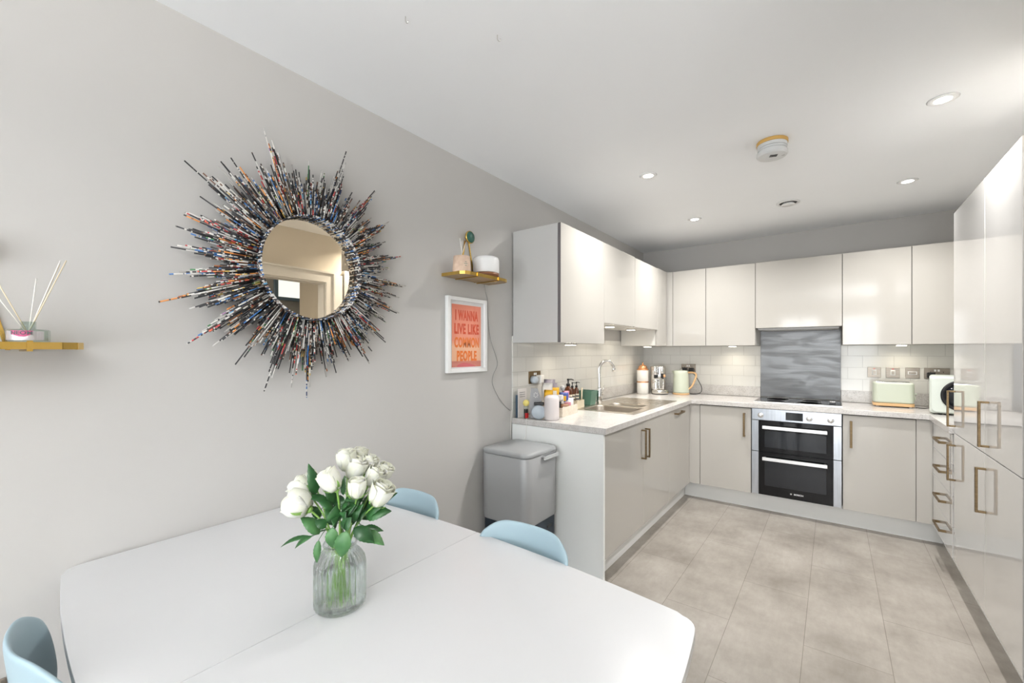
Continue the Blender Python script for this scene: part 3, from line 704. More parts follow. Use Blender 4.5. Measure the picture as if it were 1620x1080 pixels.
# ---------------------------------------------------------------- ceiling fittings
t = thing('smoke_alarm', 'round white smoke alarm with an ochre ring on the ceiling', 'smoke alarm', (1.443, -2.10, H))
obj('mounting_ring', cyl(.072, -.018, -.0006, 48, bev=.001), M['ochre'], t)
obj('alarm_body', lathe(bmesh.new(), [(.069,-.0185), (.069,-.034), (.063,-.036), (.063,-.040), (.067,-.041), (.067,-.046), (.062,-.047), (.062,-.055), (.071,-.058), (.072,-.070), (.066,-.078), (.03,-.083), (0,-.084)], 48, smooth=False), M['alarmwhite'], t, label='white alarm body with ribbed side')
bm = bmesh.new()
for i in range(-3, 4): bx(bm, .005*i-.0015, .005*i+.0015, -.034, -.010, -.0850, -.0815)
place(bm, Matrix.Rotation(.35, 4, 'Z')); obj('sounder_grille', bm, M['vent'], t)
obj('test_button', cyl(.008, -.0815, -.072, 16, (.048,.008,0)), M['alarmgrey'], t)
t = thing('ceiling_vent', 'round white extractor vent on the ceiling beyond the smoke alarm', 'vent', (1.433, -.955, H))
obj('vent_ring', lathe(bmesh.new(), [(.075,-.0006), (.075,-.004), (.058,-.005), (.056,-.0006)], 48), M['white'], t)
obj('vent_gap', lathe(bmesh.new(), [(.0555,-.0006), (.0555,-.0025), (0,-.0025)], 40), M['vent'], t)
obj('vent_disc', lathe(bmesh.new(), [(.034,-.0026), (.044,-.014), (.042,-.017), (0,-.018)], 40), M['white'], t)
def hook(x, y, lab):
    t = tag(obj('ceiling_hook', tube(bmesh.new(), bez([(0,0,-.0005), (0,0,-.014), (.004,0,-.022), (.010,0,-.026), (.014,0,-.020)], 6), .0014, 8), M['steel'], loc=(x, y, H)), lab, 'hook', 'ceiling hooks')
hook(.575, -3.80, 'tiny metal ceiling hook nearer the left wall, at the top of the photo')
hook(.765, -3.555, 'tiny metal ceiling hook to the right of the other one')

# ---------------------------------------------------------------- sockets and switches
def plate_far(x0, x1, z0, z1, name, lab, grp=None):
    t = thing(name, lab, 'switch' if 'switch' in name else 'socket', ((x0+x1)/2, -.008, (z0+z1)/2), group=grp)
    hw, hh = (x1-x0)/2, (z1-z0)/2
    obj('face_plate', box(-hw, hw, -.006, -.0004, -hh, hh), M['socket'], t, bevel=.0015)
    return t, hw, hh
for x0, x1, red, lab in ((1.932, 2.018, 1, 'square metal switch plate with red marker, leftmost above the toaster'), (2.050, 2.136, 1, 'square metal switch plate with red marker, second from the left above the toaster')):
    t, hw, hh = plate_far(x0, x1, 1.130, 1.216, 'fused_switch', lab, 'metal switch plates above the toaster')
    s = obj('surround', box(-.015, .015, -.0085, -.0062, -.022, .022), M['white'], t, bevel=.001)
    obj('rocker', box(-.009, .009, -.0115, -.0087, -.015, .012), M['socket'], t, bevel=.001)
    obj('neon_marker', box(-.006, .006, -.0078, -.0062, .027, .032), M['red'], t)
t, hw, hh = plate_far(2.168, 2.254, 1.130, 1.216, 'wide_switch', 'square metal plate with a wide level rocker, right of the two red-marked ones')
obj('surround', box(-.028, .028, -.0085, -.0062, -.013, .013), M['white'], t, bevel=.001)
obj('rocker', box(-.022, .022, -.0115, -.0087, -.008, .008), M['socket'], t, bevel=.001)
def double_socket(t, ax):
    # ax: function (u, depth, w) -> local xyz; u along wall, depth out of wall
    def b(u0, u1, d0, d1, w0, w1):
        p, q = ax(u0, d0, w0), ax(u1, d1, w1); return box(*[f(p[i], q[i]) for i in range(3) for f in (min, max)])
    for s in (-1, 1):
        bm = b(s*.036-.002, s*.036+.002, .0062, .0068, .006, .016)
        obj('pin_holes', bm, M['black'], t)
        obj('rocker', b(s*.010-.006, s*.010+.006, .0062, .010, .016, .032), M['white'], t, bevel=.0008)
    return b
def plug(b, t, u, m, dep=.034):
    bm = b(u-.024, u+.024, .0068, .0068+dep, -.034, .012); obj('plug_body', bm, m, t, bevel=.006, seg=3)
t, hw, hh = plate_far(2.279, 2.426, 1.130, 1.216, 'double_socket', 'double metal wall socket behind the microwave', 'metal double sockets')
axf = lambda u, d, w_: (u, -d, w_)
double_socket(t, axf)
t, hw, hh = plate_far(.412, .558, 1.130, 1.216, 'double_socket', 'double metal wall socket behind the kettle', 'metal double sockets')
double_socket(t, axf)
def plug_far(x, z_, lab):
    t = thing('plug', lab, 'plug', (x, -.0148, z_), group='black plugs on the far wall')
    obj('plug_body', box(-.024, .024, -.034, -.0004, -.022, .022), M['black'], t, bevel=.006, seg=3)
    return t
plug_far(.452, 1.158, 'black plug in the left half of the socket behind the kettle'); plug_far(.520, 1.155, 'black plug in the right half of the socket behind the kettle')
plug_far(2.318, 1.160, 'black plug in the socket at the left of the microwave')
# left wall double socket with white adaptors
t = thing('double_socket', 'double brass wall socket on the left tiled wall above the clutter', 'socket', (.008, -2.197, 1.165))
obj('face_plate', box(.0004, .006, -.073, .073, -.043, .043), M['brass'], t, bevel=.0015)
double_socket(t, lambda u, d, w_: (d, u, w_))
for y, r, lab in ((-2.232, .026, 'pale blue-grey round plug in the left half of the brass socket'), (-2.165, .024, 'white plug in the right half of the brass socket')):
    t = thing('plug', lab, 'plug', (.0148, y, 1.150), group='white plugs in the brass socket')
    if y < -2.2: obj('plug_body', lathe(bmesh.new(), [(r, .0004), (r, .03), (r*.85, .037), (0, .038)], 28, axis='x'), M['paleblue'], t)
    else: obj('plug_body', box(.0004, .045, -.022, .022, -.026, .03), M['offwhite'], t, bevel=.005)
# low socket at bottom left
t = thing('wall_socket', 'grey wall socket low on the left wall at the bottom left corner', 'socket', (0, -4.687, .470))
obj('face_plate', box(.0004, .009, -.073, .073, -.043, .043), M['socket'], t, bevel=.002)
double_socket(t, lambda u, d, w_: (d+.003, u, w_))

# ---------------------------------------------------------------- small appliances
t = thing('kettle', 'sage green kettle with light wood handle and base on the far worktop', 'kettle', (.455, -.175, .9105))
obj('base_ring', lathe(bmesh.new(), [(.080, 0), (.080, .014), (.076, .016)], 40), M['wood'], t)
obj('kettle_body', lathe(bmesh.new(), [(.078,.0165), (.079,.03), (.072,.20), (.069,.238), (.064,.243), (0,.245)], 48), M['sage'], t)
bm = bmesh.new(); vs = [bm.verts.new(p) for p in ((-.066,-.016,.236), (-.066,.016,.236), (-.092,0,.238), (-.070,0,.185))]
for f in ((0,2,3),(2,1,3),(0,3,1),(0,1,2)): bm.faces.new([vs[i] for i in f])
obj('spout', bm, M['sage'], t)
obj('handle', tube(bmesh.new(), bez([(.060,0,.222), (.100,0,.226), (.138,0,.218), (.146,0,.190), (.130,0,.140), (.104,0,.085), (.074,0,.055)], 6), .009, 10), M['wood'], t)
obj('lid_knob', lathe(bmesh.new(), [(.020,.2455), (.012,.252), (.013,.262), (0,.264)], 20), M['chrome'], t)
tag(obj('power_cord', tube(bmesh.new(), bez([(.537,-.135,.9145), (.585,-.11,.915), (.625,-.085,.935), (.625,-.06,.985), (.59,-.045,1.05), (.56,-.045,1.10), (.525,-.045,1.130)], 8), .0032, 8), M['cordblack']), 'black cord curling from the kettle up to the wall socket', 'cord')
t = thing('coffee_machine', 'chrome and champagne espresso machine between the canister and the kettle', 'coffee machine', (.25, -.24, .9105))
obj('machine_base', cyl(.085, .006, .045, 40, (.02,-.03,0), bev=.008), M['steel'], t)
obj('rubber_foot', cyl(.080, 0, .0058, 40, (.02,-.03,0)), M['black'], t)
obj('rear_housing', box(-.075, .03, -.04, .14, .046, .285), M['sinksteel'], t, bevel=.012, seg=3)
obj('brew_column', box(-.022, .065, -.075, -.041, .047, .285), M['chrome'], t, bevel=.006)
obj('brew_head', cyl(.024, .200, .288, 24, (-.005,-.10,0), bev=.004), M['chrome'], t)
obj('coffee_outlet', cyl(.012, .165, .1995, 16, (-.005,-.10,0)), M['black'], t)
obj('milk_jug', lathe(bmesh.new(), [(.036,.0455), (.038,.06), (.030,.11), (.033,.150), (.030,.150)], 28, (-.005,-.075,0)), M['chrome'], t)
obj('steam_dial', cyl(.018, .215, .275, 20, (.065,-.10,0), bev=.003), M['chrome'], t)
obj('dial_cap', cyl(.013, .165, .2145, 16, (.065,-.10,0), bev=.003), M['black'], t)
obj('lever_tip', lathe(bmesh.new(), [(.0, .175), (.011,.182), (.013,.192), (.009,.203), (0,.206)], 16, (.093,-.115,0)), M['copper'], t, label='red-brown lever knob')
obj('steam_wand', tube(bmesh.new(), [(.075,-.10,.17), (.082,-.108,.12), (.080,-.112,.055)], .006, 10), M['chrome'], t)
# stacked canisters
t = thing('canister', 'lower white canister with copper band, under the other by the corner', 'canister', (.115, -.335, .9105), group='white stacked canisters')
obj('canister_body', lathe(bmesh.new(), [(.055,0), (.058,.004), (.058,.118), (.055,.121), (0,.121)], 40), M['offwhite'], t)
obj('band', lathe(bmesh.new(), [(.0585,.1155), (.0595,.1165), (.0595,.1265), (.0585,.1275), (0,.1275)], 40), M['copper'], t)
t = thing('canister', 'upper white canister with copper rim, stacked on the lower one', 'canister', (.115, -.335, 1.0385), group='white stacked canisters')
obj('canister_body', lathe(bmesh.new(), [(.055,0), (.058,.004), (.058,.118), (.055,.121), (0,.121)], 40), M['offwhite'], t)
obj('band', lathe(bmesh.new(), [(.0585,.1155), (.0595,.1165), (.0595,.1265), (.0585,.1275), (0,.1275)], 40), M['copper'], t)
t = thing('glass_jar_lid', 'amber-tinted domed glass dish with pointed knob on the stacked canisters', 'jar', (.115, -.335, 1.1665))
obj('dome', lathe(bmesh.new(), [(.044,0), (.046,.008), (.042,.026), (.026,.040), (.010,.046), (0,.047)], 32, flute=lambda a, j: .02*math.cos(12*a)), M['copper'], t)
obj('knob', lathe(bmesh.new(), [(.010,.046), (.007,.056), (.004,.068), (0,.072)], 16), M['copper'], t)
# toaster
t = thing('toaster', 'long sage green toaster with light wood base on the right worktop', 'toaster', (2.083, -.17, .9105))
obj('toaster_body', prism(rrect(-.128, .118, -.078, .078, .035, 6), .030, .192), M['sage'], t, bevel=.014, seg=3)
obj('wood_base', prism(rrect(-.128, .120, -.080, .080, .035, 6), .008, .0295), M['wood'], t, bevel=.002)
bm = bmesh.new()
for s in (-1, 1): bx(bm, -.100, .090, s*.026-.011, s*.026+.011, .1922, .1935)
obj('slots', bm, M['vent'], t)
obj('top_rail', gridsolid([-.108,-.102,.092,.098], [-.045,-.040,.040,.045], .1922, .197, lambda x, y: abs(y) > .040 or x < -.102 or x > .092), M['chrome'], t)
bm = bmesh.new(); bx(bm, .1185, .136, -.018, .018, .100, .112); bx(bm, .1185, .130, -.012, .012, .060, .085); obj('lever', bm, M['sage'], t, bevel=.003)
bm = bmesh.new()
for x in (-.10, .095):
    for y in (-.055, .055): lathe(bm, [(.010, 0), (.010, .0079)], 14, (x, y, 0))
obj('feet', bm, M['white'], t)
tag(obj('power_cord', tube(bmesh.new(), bez([(2.21,-.20,.9145), (2.25,-.22,.9145), (2.285,-.16,.9145), (2.30,-.10,.9145)], 8), .0032, 8), M['cordblack']), 'black cord lying between the toaster and the microwave', 'cord')
tag(obj('power_cord', tube(bmesh.new(), bez([(2.312,-.05,1.145), (2.305,-.062,1.10), (2.315,-.066,1.03), (2.33,-.066,.97), (2.345,-.066,.916)], 8), .0032, 8), M['cordblack']), 'black cord dropping from the plug behind the microwave', 'cord')
# microwave
t = thing('microwave', 'pale mint microwave with a round dark door window beside the drawers', 'microwave', (2.475, -.46, .9105), -.13)
obj('microwave_body', prism(rrect(-.222, .222, -.14, .18, .022, 5), .008, .265), M['sage_pale'], t, bevel=.018, seg=3)
fr = obj('door', prism(rrect(-.212, .212, .018, .255, .03, 5), -.150, -.1405, 'y'), M['sage_pale'], t, bevel=.003)
obj('window_ring', lathe(bmesh.new(), [(.105, -.1505), (.105, -.156), (.090, -.158), (.086, -.152)], 48, (-.062,0,.137), 'y'), M['black'], fr)
obj('window_glass', lathe(bmesh.new(), [(.0855, -.1505), (.0855, -.1525), (0, -.1525)], 40, (-.062,0,.137), 'y'), M['ovenwin'], fr)
obj('handle', cyl(.006, -.08, .08, 12, (.075,-.178,.137)), M['brass'], fr)
obj('dial', lathe(bmesh.new(), [(.022,-.1505), (.020,-.168), (0,-.169)], 24, (.145,0,.09), 'y'), M['wood'], fr)
bm = bmesh.new()
for x in (-.17, .17):
    for y in (-.10, .13): lathe(bm, [(.013, 0), (.013, .0079)], 14, (x, y, 0))
obj('feet', bm, M['black'], t)
# two-compartment end: nothing else on this counter

# ---------------------------------------------------------------- clutter by the left end of the worktop
ZT = .9105
t = thing('folder', 'dark blue folder leaning on the tiles at the worktop end', 'folder', (.028, -2.395, ZT))
bm = box(0, .006, -.052, .055, 0, .150); obj('folder_cover', bm, M['navy'], t, bevel=.001)
t = thing('paper_stack', 'white printed papers propped against the dark blue folder', 'papers', (.036, -2.388, ZT))
obj('sheets', prism([(.0,0), (.006,0), (.003,.19), (-.001,.19)], -.045, .050, 'y'), M['paper'], t)
bm = bmesh.new()
for i in range(3): bx(bm, .0035, .0052, -.03, .03, .135+i*.014, .1375+i*.014)
obj('printed_lines', bm, M['marks'], t)
t = thing('dropper_bottle', 'small clear bottle with a yellow ball top and red label', 'bottle', (.092, -2.418, ZT))
obj('bottle_body', cyl(.017, 0, .080, 24, bev=.003), M['jar'], t)
obj('red_label', box(.004, .0175, -.017, .002, .003, .036), M['red'], t)
obj('black_sleeve', cyl(.013, .002, .060, 16, (-.002,.002,0)), M['black'], t)
obj('ball_top', lathe(bmesh.new(), [(0,.078), (.012,.081), (.020,.092), (.0215,.100), (.019,.110), (.011,.119), (0,.121)], 24), M['yellow'], t)
t = thing('round_jar', 'pale blue round flat-faced flask with a black cap near the worktop edge', 'jar', (.178, -2.398, ZT), .58)
obj('jar_body', lathe(bmesh.new(), [(0,-.020), (.040,-.020), (.046,-.012), (.047,0), (.046,.012), (.040,.020), (0,.020)], 40, (0,0,.046), 'y'), M['paleblue'], t)
obj('black_cap', box(-.032, .034, -.013, .013, .090, .109), M['black'], t, bevel=.004)
t = thing('folded_pouch', 'grey wedge-shaped card pouch with a small printed emblem standing behind the blue flask', 'pouch', (.130, -2.372, ZT), .58)
obj('pouch_body', prism([(-.030,.0), (.045,.0), (.046,.105), (.018,.195), (-.026,.195), (-.034,.11)], -.016, .016, 'y'), M['greypouch'], t, bevel=.002)
bm = bmesh.new()
for i in range(7):
    a = 2*PI*i/7; r = .012; lathe(bm, [(.003,-.0175), (.003,-.0162)], 8, (.006+r*math.cos(a), 0, .152+r*1.2*math.sin(a)), 'y')
obj('printed_emblem', bm, M['offwhite'], t)
t = thing('domed_canister', 'tall pinkish white domed ceramic cylinder in front of the clutter', 'canister', (.255, -2.365, ZT))
obj('cylinder_body', lathe(bmesh.new(), [(.042,0), (.0465,.004), (.0475,.02), (.0475,.128), (.045,.142), (.037,.152), (.024,.156), (0,.157)], 48), M['candle'], t)
# low cream box full of sachets
BT = (.155, -2.125, ZT)
t = thing('storage_tray', 'low cream box holding sachets and packets beside the domed cylinder', 'storage box', BT, .12)
bm = bmesh.new(); a, b, h_ = .095, .135, .062
bx(bm, -a, a, -b, b, 0, .004)
for q in ((-a,-a+.004,-b,b), (a-.004,a,-b,b), (-a+.004,a-.004,-b,-b+.004), (-a+.004,a-.004,b-.004,b)): bx(bm, q[0], q[1], q[2], q[3], .004, h_)
obj('box_walls', bm, M['hessian'], t)
def packet(dx, dy, z0, w_, h, th, m, tilt, rz, lab, cat='packet', name='sachet', print_m=None):
    ca, sa = math.cos(.12), math.sin(.12)
    o = thing(name, lab, cat, (BT[0]+dx*ca-dy*sa, BT[1]+dx*sa+dy*ca, ZT+z0), rz)
    bm = bmesh.new(); N = 6; rows = []
    for side in (-1, 1):
        g = []
        for i in range(N+1):
            r = []
            for j in range(N+1):
                u, v = i/N*2-1, j/N*2-1
                puff = th/2*(1-u**4)*(1-v**4)
                r.append(bm.verts.new((u*w_/2, side*puff, h/2+v*h/2)))
            g.append(r)
        for i in range(N):
            for j in range(N):
                f = bm.faces.new((g[i][j], g[i+1][j], g[i+1][j+1], g[i][j+1])); f.smooth = True
    bmesh.ops.remove_doubles(bm, verts=bm.verts, dist=.0002)
    place(bm, Matrix.Rotation(tilt, 4, 'X'))
    obj('packet_body', bm, m, o)
    if print_m:
        bm = box(-w_*.25, w_*.25, -th/2-.0012, -th/2-.0002, h*.25, h*.7); place(bm, Matrix.Rotation(tilt, 4, 'X')); obj('printed_patch', bm, print_m, o)
    return o
F = .62   # turned towards the room
packet(-.045,-.075,.006,.075,.215,.012,M['offwhite'],.05,F,'tall cream sachet at the back left of the box', print_m=M['brownpack'])
packet(-.055,-.015,.006,.080,.235,.012,M['lav'],.02,F+.1,'grey-lilac sachet standing tallest at the back of the box', print_m=M['offwhite'])
packet(-.02,-.105,.010,.060,.165,.014,M['packyellow'],.0,F-.1,'orange-yellow sachet at the near end of the box', print_m=M['offwhite'])
packet(-.005,-.050,.110,.075,.078,.020,M['packyellow'],-.15,F,'bright yellow packet on top of the pile behind the domed cylinder', print_m=M['offwhite'])
packet(-.050,.045,.006,.065,.205,.014,M['lav'],-.1,F+.2,'darker lilac-grey sachet leaning at the back right of the box', print_m=M['bluepack'])
packet(.025,-.080,.100,.095,.045,.026,M['clearpack'],.25,F,'crumpled white plastic pouch lying over the pile', cat='pouch', name='plastic_pouch')
packet(.030,.040,.070,.065,.080,.018,M['bluepack'],.1,F,'blue and yellow packet at the right of the pile', print_m=M['packyellow'])
packet(.055,.050,.006,.085,.105,.030,M['clearpack'],-.1,F,'milky clear pouch of flowers at the front right of the box', cat='pouch', name='plastic_pouch', print_m=M['pinkpack'])
packet(.065,-.020,.006,.060,.070,.020,M['brownpack'],-.2,F,'small dark brown sachet at the front of the box', print_m=M['offwhite'])
packet(.020,.095,.006,.050,.150,.012,M['pinkpack'],.08,F+.2,'pale pink sachet at the far end of the box', print_m=M['clearpack'])
packet(.01,-.005,.006,.070,.120,.016,M['offwhite'],.0,F,'plain off-white sachet in the middle of the box', print_m=M['marks'])
t = tag(obj('spray_stick', tube(bmesh.new(), [(0,0,0), (.006,.012,.175)], .0055, 10), M['black'], loc=(.125, -2.085, ZT+.006)), 'thin black stick poking up from the middle of the box', 'marker pen')
tag(obj('round_bobble', lathe(bmesh.new(), [(0,0), (.008,.001), (.009,.10), (.006,.15), (.014,.158), (.018,.172), (.013,.186), (0,.190)], 20), M['alarmgrey'], loc=(.150, -2.045, ZT+.006)), 'grey round-headed dropper standing in the box beside the black stick', 'dropper')
# amber bottles on a beige tray
def pump(x, y, z_, r, h, lab):
    t = thing('pump_bottle', lab, 'bottle', (x, y, z_), .5, 'amber pump bottles')
    obj('bottle_body', lathe(bmesh.new(), [(r*.92,0), (r,.004), (r,h*.62), (r*.85,h*.74), (r*.38,h*.82), (r*.38,h*.86)], 32), M['amber'], t)
    p = obj('pump', lathe(bmesh.new(), [(r*.46,h*.84), (r*.46,h*.92), (r*.16,h*.93), (r*.16,h*1.03), (r*.3,h*1.04), (r*.3,h*1.09), (0,h*1.10)], 20), M['black'], t)
    obj('nozzle', tube(bmesh.new(), [(0,0,h*1.07), (r*.8,r*.35,h*1.07), (r*1.25,r*.55,h*1.045)], r*.13, 8), M['black'], p)
    bm = bmesh.new(); n = 10; rows = []
    for zz in (h*.14, h*.54):
        rows.append([bm.verts.new(((r+.0006)*math.cos(-1.9+k*1.5/n), (r+.0006)*math.sin(-1.9+k*1.5/n), zz)) for k in range(n+1)])
    for k in range(n): bm.faces.new((rows[0][k], rows[0][k+1], rows[1][k+1], rows[1][k]))
    lb = obj('paper_label', bm, M['label'], t); s = lb.modifiers.new('s','SOLIDIFY'); s.thickness = .0004; s.offset = 1
    for zz in (.26, .40):
        bm = bmesh.new(); rows = []
        for z2 in (h*zz, h*(zz+.07)): rows.append([bm.verts.new(((r+.0014)*math.cos(-1.8+k*1.3/n), (r+.0014)*math.sin(-1.8+k*1.3/n), z2)) for k in range(n+1)])
        for k in range(n): bm.faces.new((rows[0][k], rows[0][k+1], rows[1][k+1], rows[1][k]))
        o2 = obj('printed_band', bm, M['marks'], lb); s = o2.modifiers.new('s','SOLIDIFY'); s.thickness = .0003; s.offset = 1
    return t
pump(.105, -1.885, ZT, .032, .212, 'largest amber pump bottle, left of the two small ones')
t = thing('bottle_caddy', 'small beige open box standing under the two small amber bottles', 'tray', (.085, -1.745, ZT), .12)
bm = bmesh.new(); bx(bm, -.04, .05, -.075, .075, 0, .018)
for q in ((-.04,-.036,-.075,.075), (.046,.05,-.075,.075), (-.036,.046,-.075,-.071), (-.036,.046,.071,.075)): bx(bm, *q, .018, .058)
obj('caddy_body', bm, M['beige'], t)
pump(.085, -1.785, ZT+.0185, .021, .165, 'small amber pump bottle in the beige box, next to the largest bottle')
pump(.090, -1.728, ZT+.0185, .021, .165, 'small amber pump bottle in the beige box, nearer the green pot')
tag(obj('wooden_stick', tube(bmesh.new(), [(0,0,0), (.004,.004,.135)], .006, 8), M['reed'], loc=(.118, -1.70, ZT+.0185)), 'pale wooden stick standing in the beige box with the small bottles', 'stick')
t = thing('square_pot', 'dark green tapered square ceramic pot left of the tap', 'pot', (.085, -1.535, ZT+.0035), .05)
bm = bmesh.new(); R = []
for z_, s in ((0,.050), (.115,.066), (.115,.060), (.02,.046)): R.append([bm.verts.new((x*s, y*s, z_)) for x, y in ((1,1),(-1,1),(-1,-1),(1,-1))])
for p_, q in zip(R, R[1:]):
    for i in range(4): bm.faces.new((p_[i], p_[(i+1)%4], q[(i+1)%4], q[i]))
bm.faces.new(R[0][::-1]); bm.faces.new(R[-1]); obj('pot_body', bm, M['green_holder'], t, bevel=.003)
tag(obj('green_block', box(-.012, .014, -.018, .018, 0, .085), M['green_holder'], loc=(.075, -1.437, ZT+.0035), bevel=.003), 'narrow dark green block between the green pot and the tap', 'sponge holder')

# ---------------------------------------------------------------- pedal bin
t = thing('kitchen_bin', 'tall grey kitchen bin with soft-cornered lid and dark base against the left wall', 'bin', (.195, -2.628, 0))
R_ = rrect(-.172, .172, -.172, .165, .055, 8)
def ringsolid(levels, m_, nm, par, **k):
    bm = bmesh.new(); rs = []
    for z_, s, dx in levels: rs.append([bm.verts.new((x*s+dx, y*s, z_)) for x, y in R_])
    for p_, q in zip(rs, rs[1:]):
        n = len(p_)
        for i in range(n): f = bm.faces.new((p_[i], p_[(i+1)%n], q[(i+1)%n], q[i])); f.smooth = True
    bm.faces.new(rs[0][::-1]); bm.faces.new(rs[-1]); return obj(nm, bm, m_, par, **k)
ringsolid([(0,.94,0), (.01,.95,0), (.372,.965,0)], M['binbase'], 'base', t)
ringsolid([(.3725,.975,0), (.380,.99,0), (.75,1.0,0), (.752,.99,0)], M['bin'], 'bin_body', t)
ringsolid([(.753,.985,0), (.757,1.005,0), (.768,1.008,0), (.777,.985,0), (.781,.90,0), (.782,.5,0)], M['binlid'], 'lid', t)
bm = bmesh.new(); bx(bm, .165, .196, -.03, .125, .742, .750); bx(bm, .186, .196, -.03, .125, .728, .742); obj('lid_catch', bm, M['chrome'], t, bevel=.002)
obj('pedal', box(.140, .200, -.05, .05, .02, .035), M['black'], t, bevel=.004)
obj('vent_notch', box(.162, .1685, .04, .085, .315, .330), M['black'], t)

# ---------------------------------------------------------------- cords on the left wall
tag(obj('thin_cord', tube(bmesh.new(), bez([(.004,-2.735,1.755), (.004,-2.720,1.70), (.004,-2.705,1.66), (.004,-2.70,1.55), (.004,-2.675,1.42), (.004,-2.609,1.278), (.004,-2.650,1.20), (.004,-2.655,1.142), (.004,-2.60,1.06), (.004,-2.535,1.00), (.004,-2.475,.96)], 6), .0016, 6), M['cord']), 'thin dark cord wandering down the wall from the right shelf past the picture', 'cord')
tag(obj('thin_cord', tube(bmesh.new(), bez([(.10,-2.40,.9125), (.118,-2.452,.9128), (.121,-2.458,.90), (.122,-2.4585,.85), (.118,-2.462,.80), (.112,-2.472,.787)], 6), .0017, 6), M['offwhite']), 'thin white cord hanging over the worktop end onto the bin lid', 'cord')
tag(obj('thin_cord', tube(bmesh.new(), bez([(.006,-2.462,.96), (.006,-2.468,.90), (.008,-2.475,.80), (.010,-2.47,.70)], 6), .0017, 6), M['offwhite']), 'pale cord running down the wall behind the bin', 'cord')

# ---------------------------------------------------------------- shelves with gold straps
def shelf(y0, y1, ztop, kn, lab_s, n):
    yc = (y0+y1)/2
    t = thing('wall_shelf', lab_s, 'shelf', (0, yc, ztop), group='small hanging wall shelves')
    hw, dp, c = (y1-y0)/2, .165, .035
    pts = [(.001,-hw), (dp-c,-hw+.004), (dp-.008,-hw+.018), (dp,-hw+c+.01), (dp,hw-c-.01), (dp-.008,hw-.018), (dp-c,hw-.004), (.001,hw)]
    obj('board', prism([(x*.985, y*.985) for x, y in pts], -.0158, 0), M['shelfwood'], t)
    bm = bmesh.new()
    for (xa, ya), (xb, yb) in zip(pts, pts[1:]):
        a_ = Vector((xa,ya,0)); b_ = Vector((xb,yb,0)); nn = Vector((yb-ya, -(xb-xa), 0)).normalized()*.0022
        vs = [bm.verts.new((p.x, p.y, zz)) for p in (a_, b_, b_+nn, a_+nn) for zz in (-.0165, .0008)]
        for f in ((0,1,3,2),(2,3,5,4),(4,5,7,6),(6,7,1,0),(1,7,5,3),(0,2,4,6)): bm.faces.new([vs[i] for i in f])
    obj('gold_edging', bm, M['gold'], t)
    for s in (-1, 1):
        yy = s*.090
        bm = bmesh.new()
        bx(bm, .002, dp+.005, yy-.005, yy+.005, -.0215, -.0170); bx(bm, dp+.0025, dp+.006, yy-.005, yy+.005, -.0170, .004)
        a_ = Vector((.006, s*.066, -.018)); b_ = Vector((.006, s*.014, kn-ztop)); w2 = Vector((0,.0045,0))
        vs = [bm.verts.new(p) for q in (a_, b_) for p in (q-w2-Vector((.0035,0,0)), q+w2-Vector((.0035,0,0)), q+w2, q-w2)]
        for f in ((0,1,2,3),(4,7,6,5),(0,4,5,1),(1,5,6,2),(2,6,7,3),(3,7,4,0)): bm.faces.new([vs[i] for i in f])
        obj('strap', bm, M['gold'], t)
    k = obj('knob', lathe(bmesh.new(), [(.012,.0005), (.012,.020), (.034,.022), (.036,.026), (.036,.032), (.033,.0345)], 36, (0,0,kn-ztop+.018), 'x'), M['gold'], t)
    obj('knob_face', lathe(bmesh.new(), [(.0325,.0347), (.031,.0365), (0,.037)], 36, (0,0,kn-ztop+.018), 'x'), M['teal'], k)
    return t
shelf(-3.085, -2.695, 1.770, 1.985, 'small gold-edged wall shelf right of the mirror, hung from a green knob', 1)
shelf(-4.867, -4.489, 1.368, 1.583, 'small gold-edged wall shelf at the left edge of the photo', 2)
# diffuser on left shelf
zt = 1.3682+.0008
t = thing('reed_diffuser', 'clear glass reed diffuser with pink label on the left shelf', 'diffuser', (.082, -4.583, zt))
obj('glass_jar', lathe(bmesh.new(), [(.036,0), (.038,.003), (.038,.029), (.035,.032), (.0135,.033), (.0135,.052), (.0115,.052), (.0115,.034), (.034,.029), (.034,.004), (0,.004)], 40), M['jar'], t)
bm = bmesh.new(); n = 16; rows = []
for zz in (.005, .0275): rows.append([bm.verts.new((.0385*math.cos(-1.35+k*2.0/n), .0385*math.sin(-1.35+k*2.0/n), zz)) for k in range(n+1)])
for k in range(n): bm.faces.new((rows[0][k], rows[0][k+1], rows[1][k+1], rows[1][k]))
lb = obj('silver_label', bm, M['silver'], t); lb.modifiers.new('s','SOLIDIFY').thickness = .0003
bm = bmesh.new(); n = 16; top = []; bot = []
for k in range(n+1):
    q = -1+2*k/n; a = -.40+q*.52; top.append(bm.verts.new((.0391*math.cos(a), .0391*math.sin(a), .0285))); bot.append(bm.verts.new((.0391*math.cos(a), .0391*math.sin(a), .0283-.0150*math.sqrt(max(0, 1-q*q)))))
for k in range(n): bm.faces.new((bot[k], bot[k+1], top[k+1], top[k]))
bmesh.ops.remove_doubles(bm, verts=bm.verts, dist=1e-5)
sl = obj('pink_seal', bm, M['neon'], t); sl.modifiers.new('s','SOLIDIFY').thickness = .0002
bm = text_bm('NEOM', .0125, .0003, 1.1, .0002)
for v in bm.verts:
    a = -.40 + v.co.x/.0395; r = .0396 + v.co.z; v.co = Vector((r*math.cos(a), r*math.sin(a), .0225+v.co.y))
obj('lettering', bm, M['marks'], sl)
for (ex, ey, ez), m_ in (((.035,.062,.212), 'reed'), ((.030,.052,.210), 'reedwhite'), ((-.02,.015,.165), 'reedwhite'), ((.028,-.075,.150), 'reedwhite'), ((-.01,.055,.205), 'reed'), ((.0,-.060,.170), 'reed')):
    obj('reed', tube(bmesh.new(), [(-ex*.1, -ey*.1, .006), (ex, ey, ez)], .0013, 6), M[m_], t)
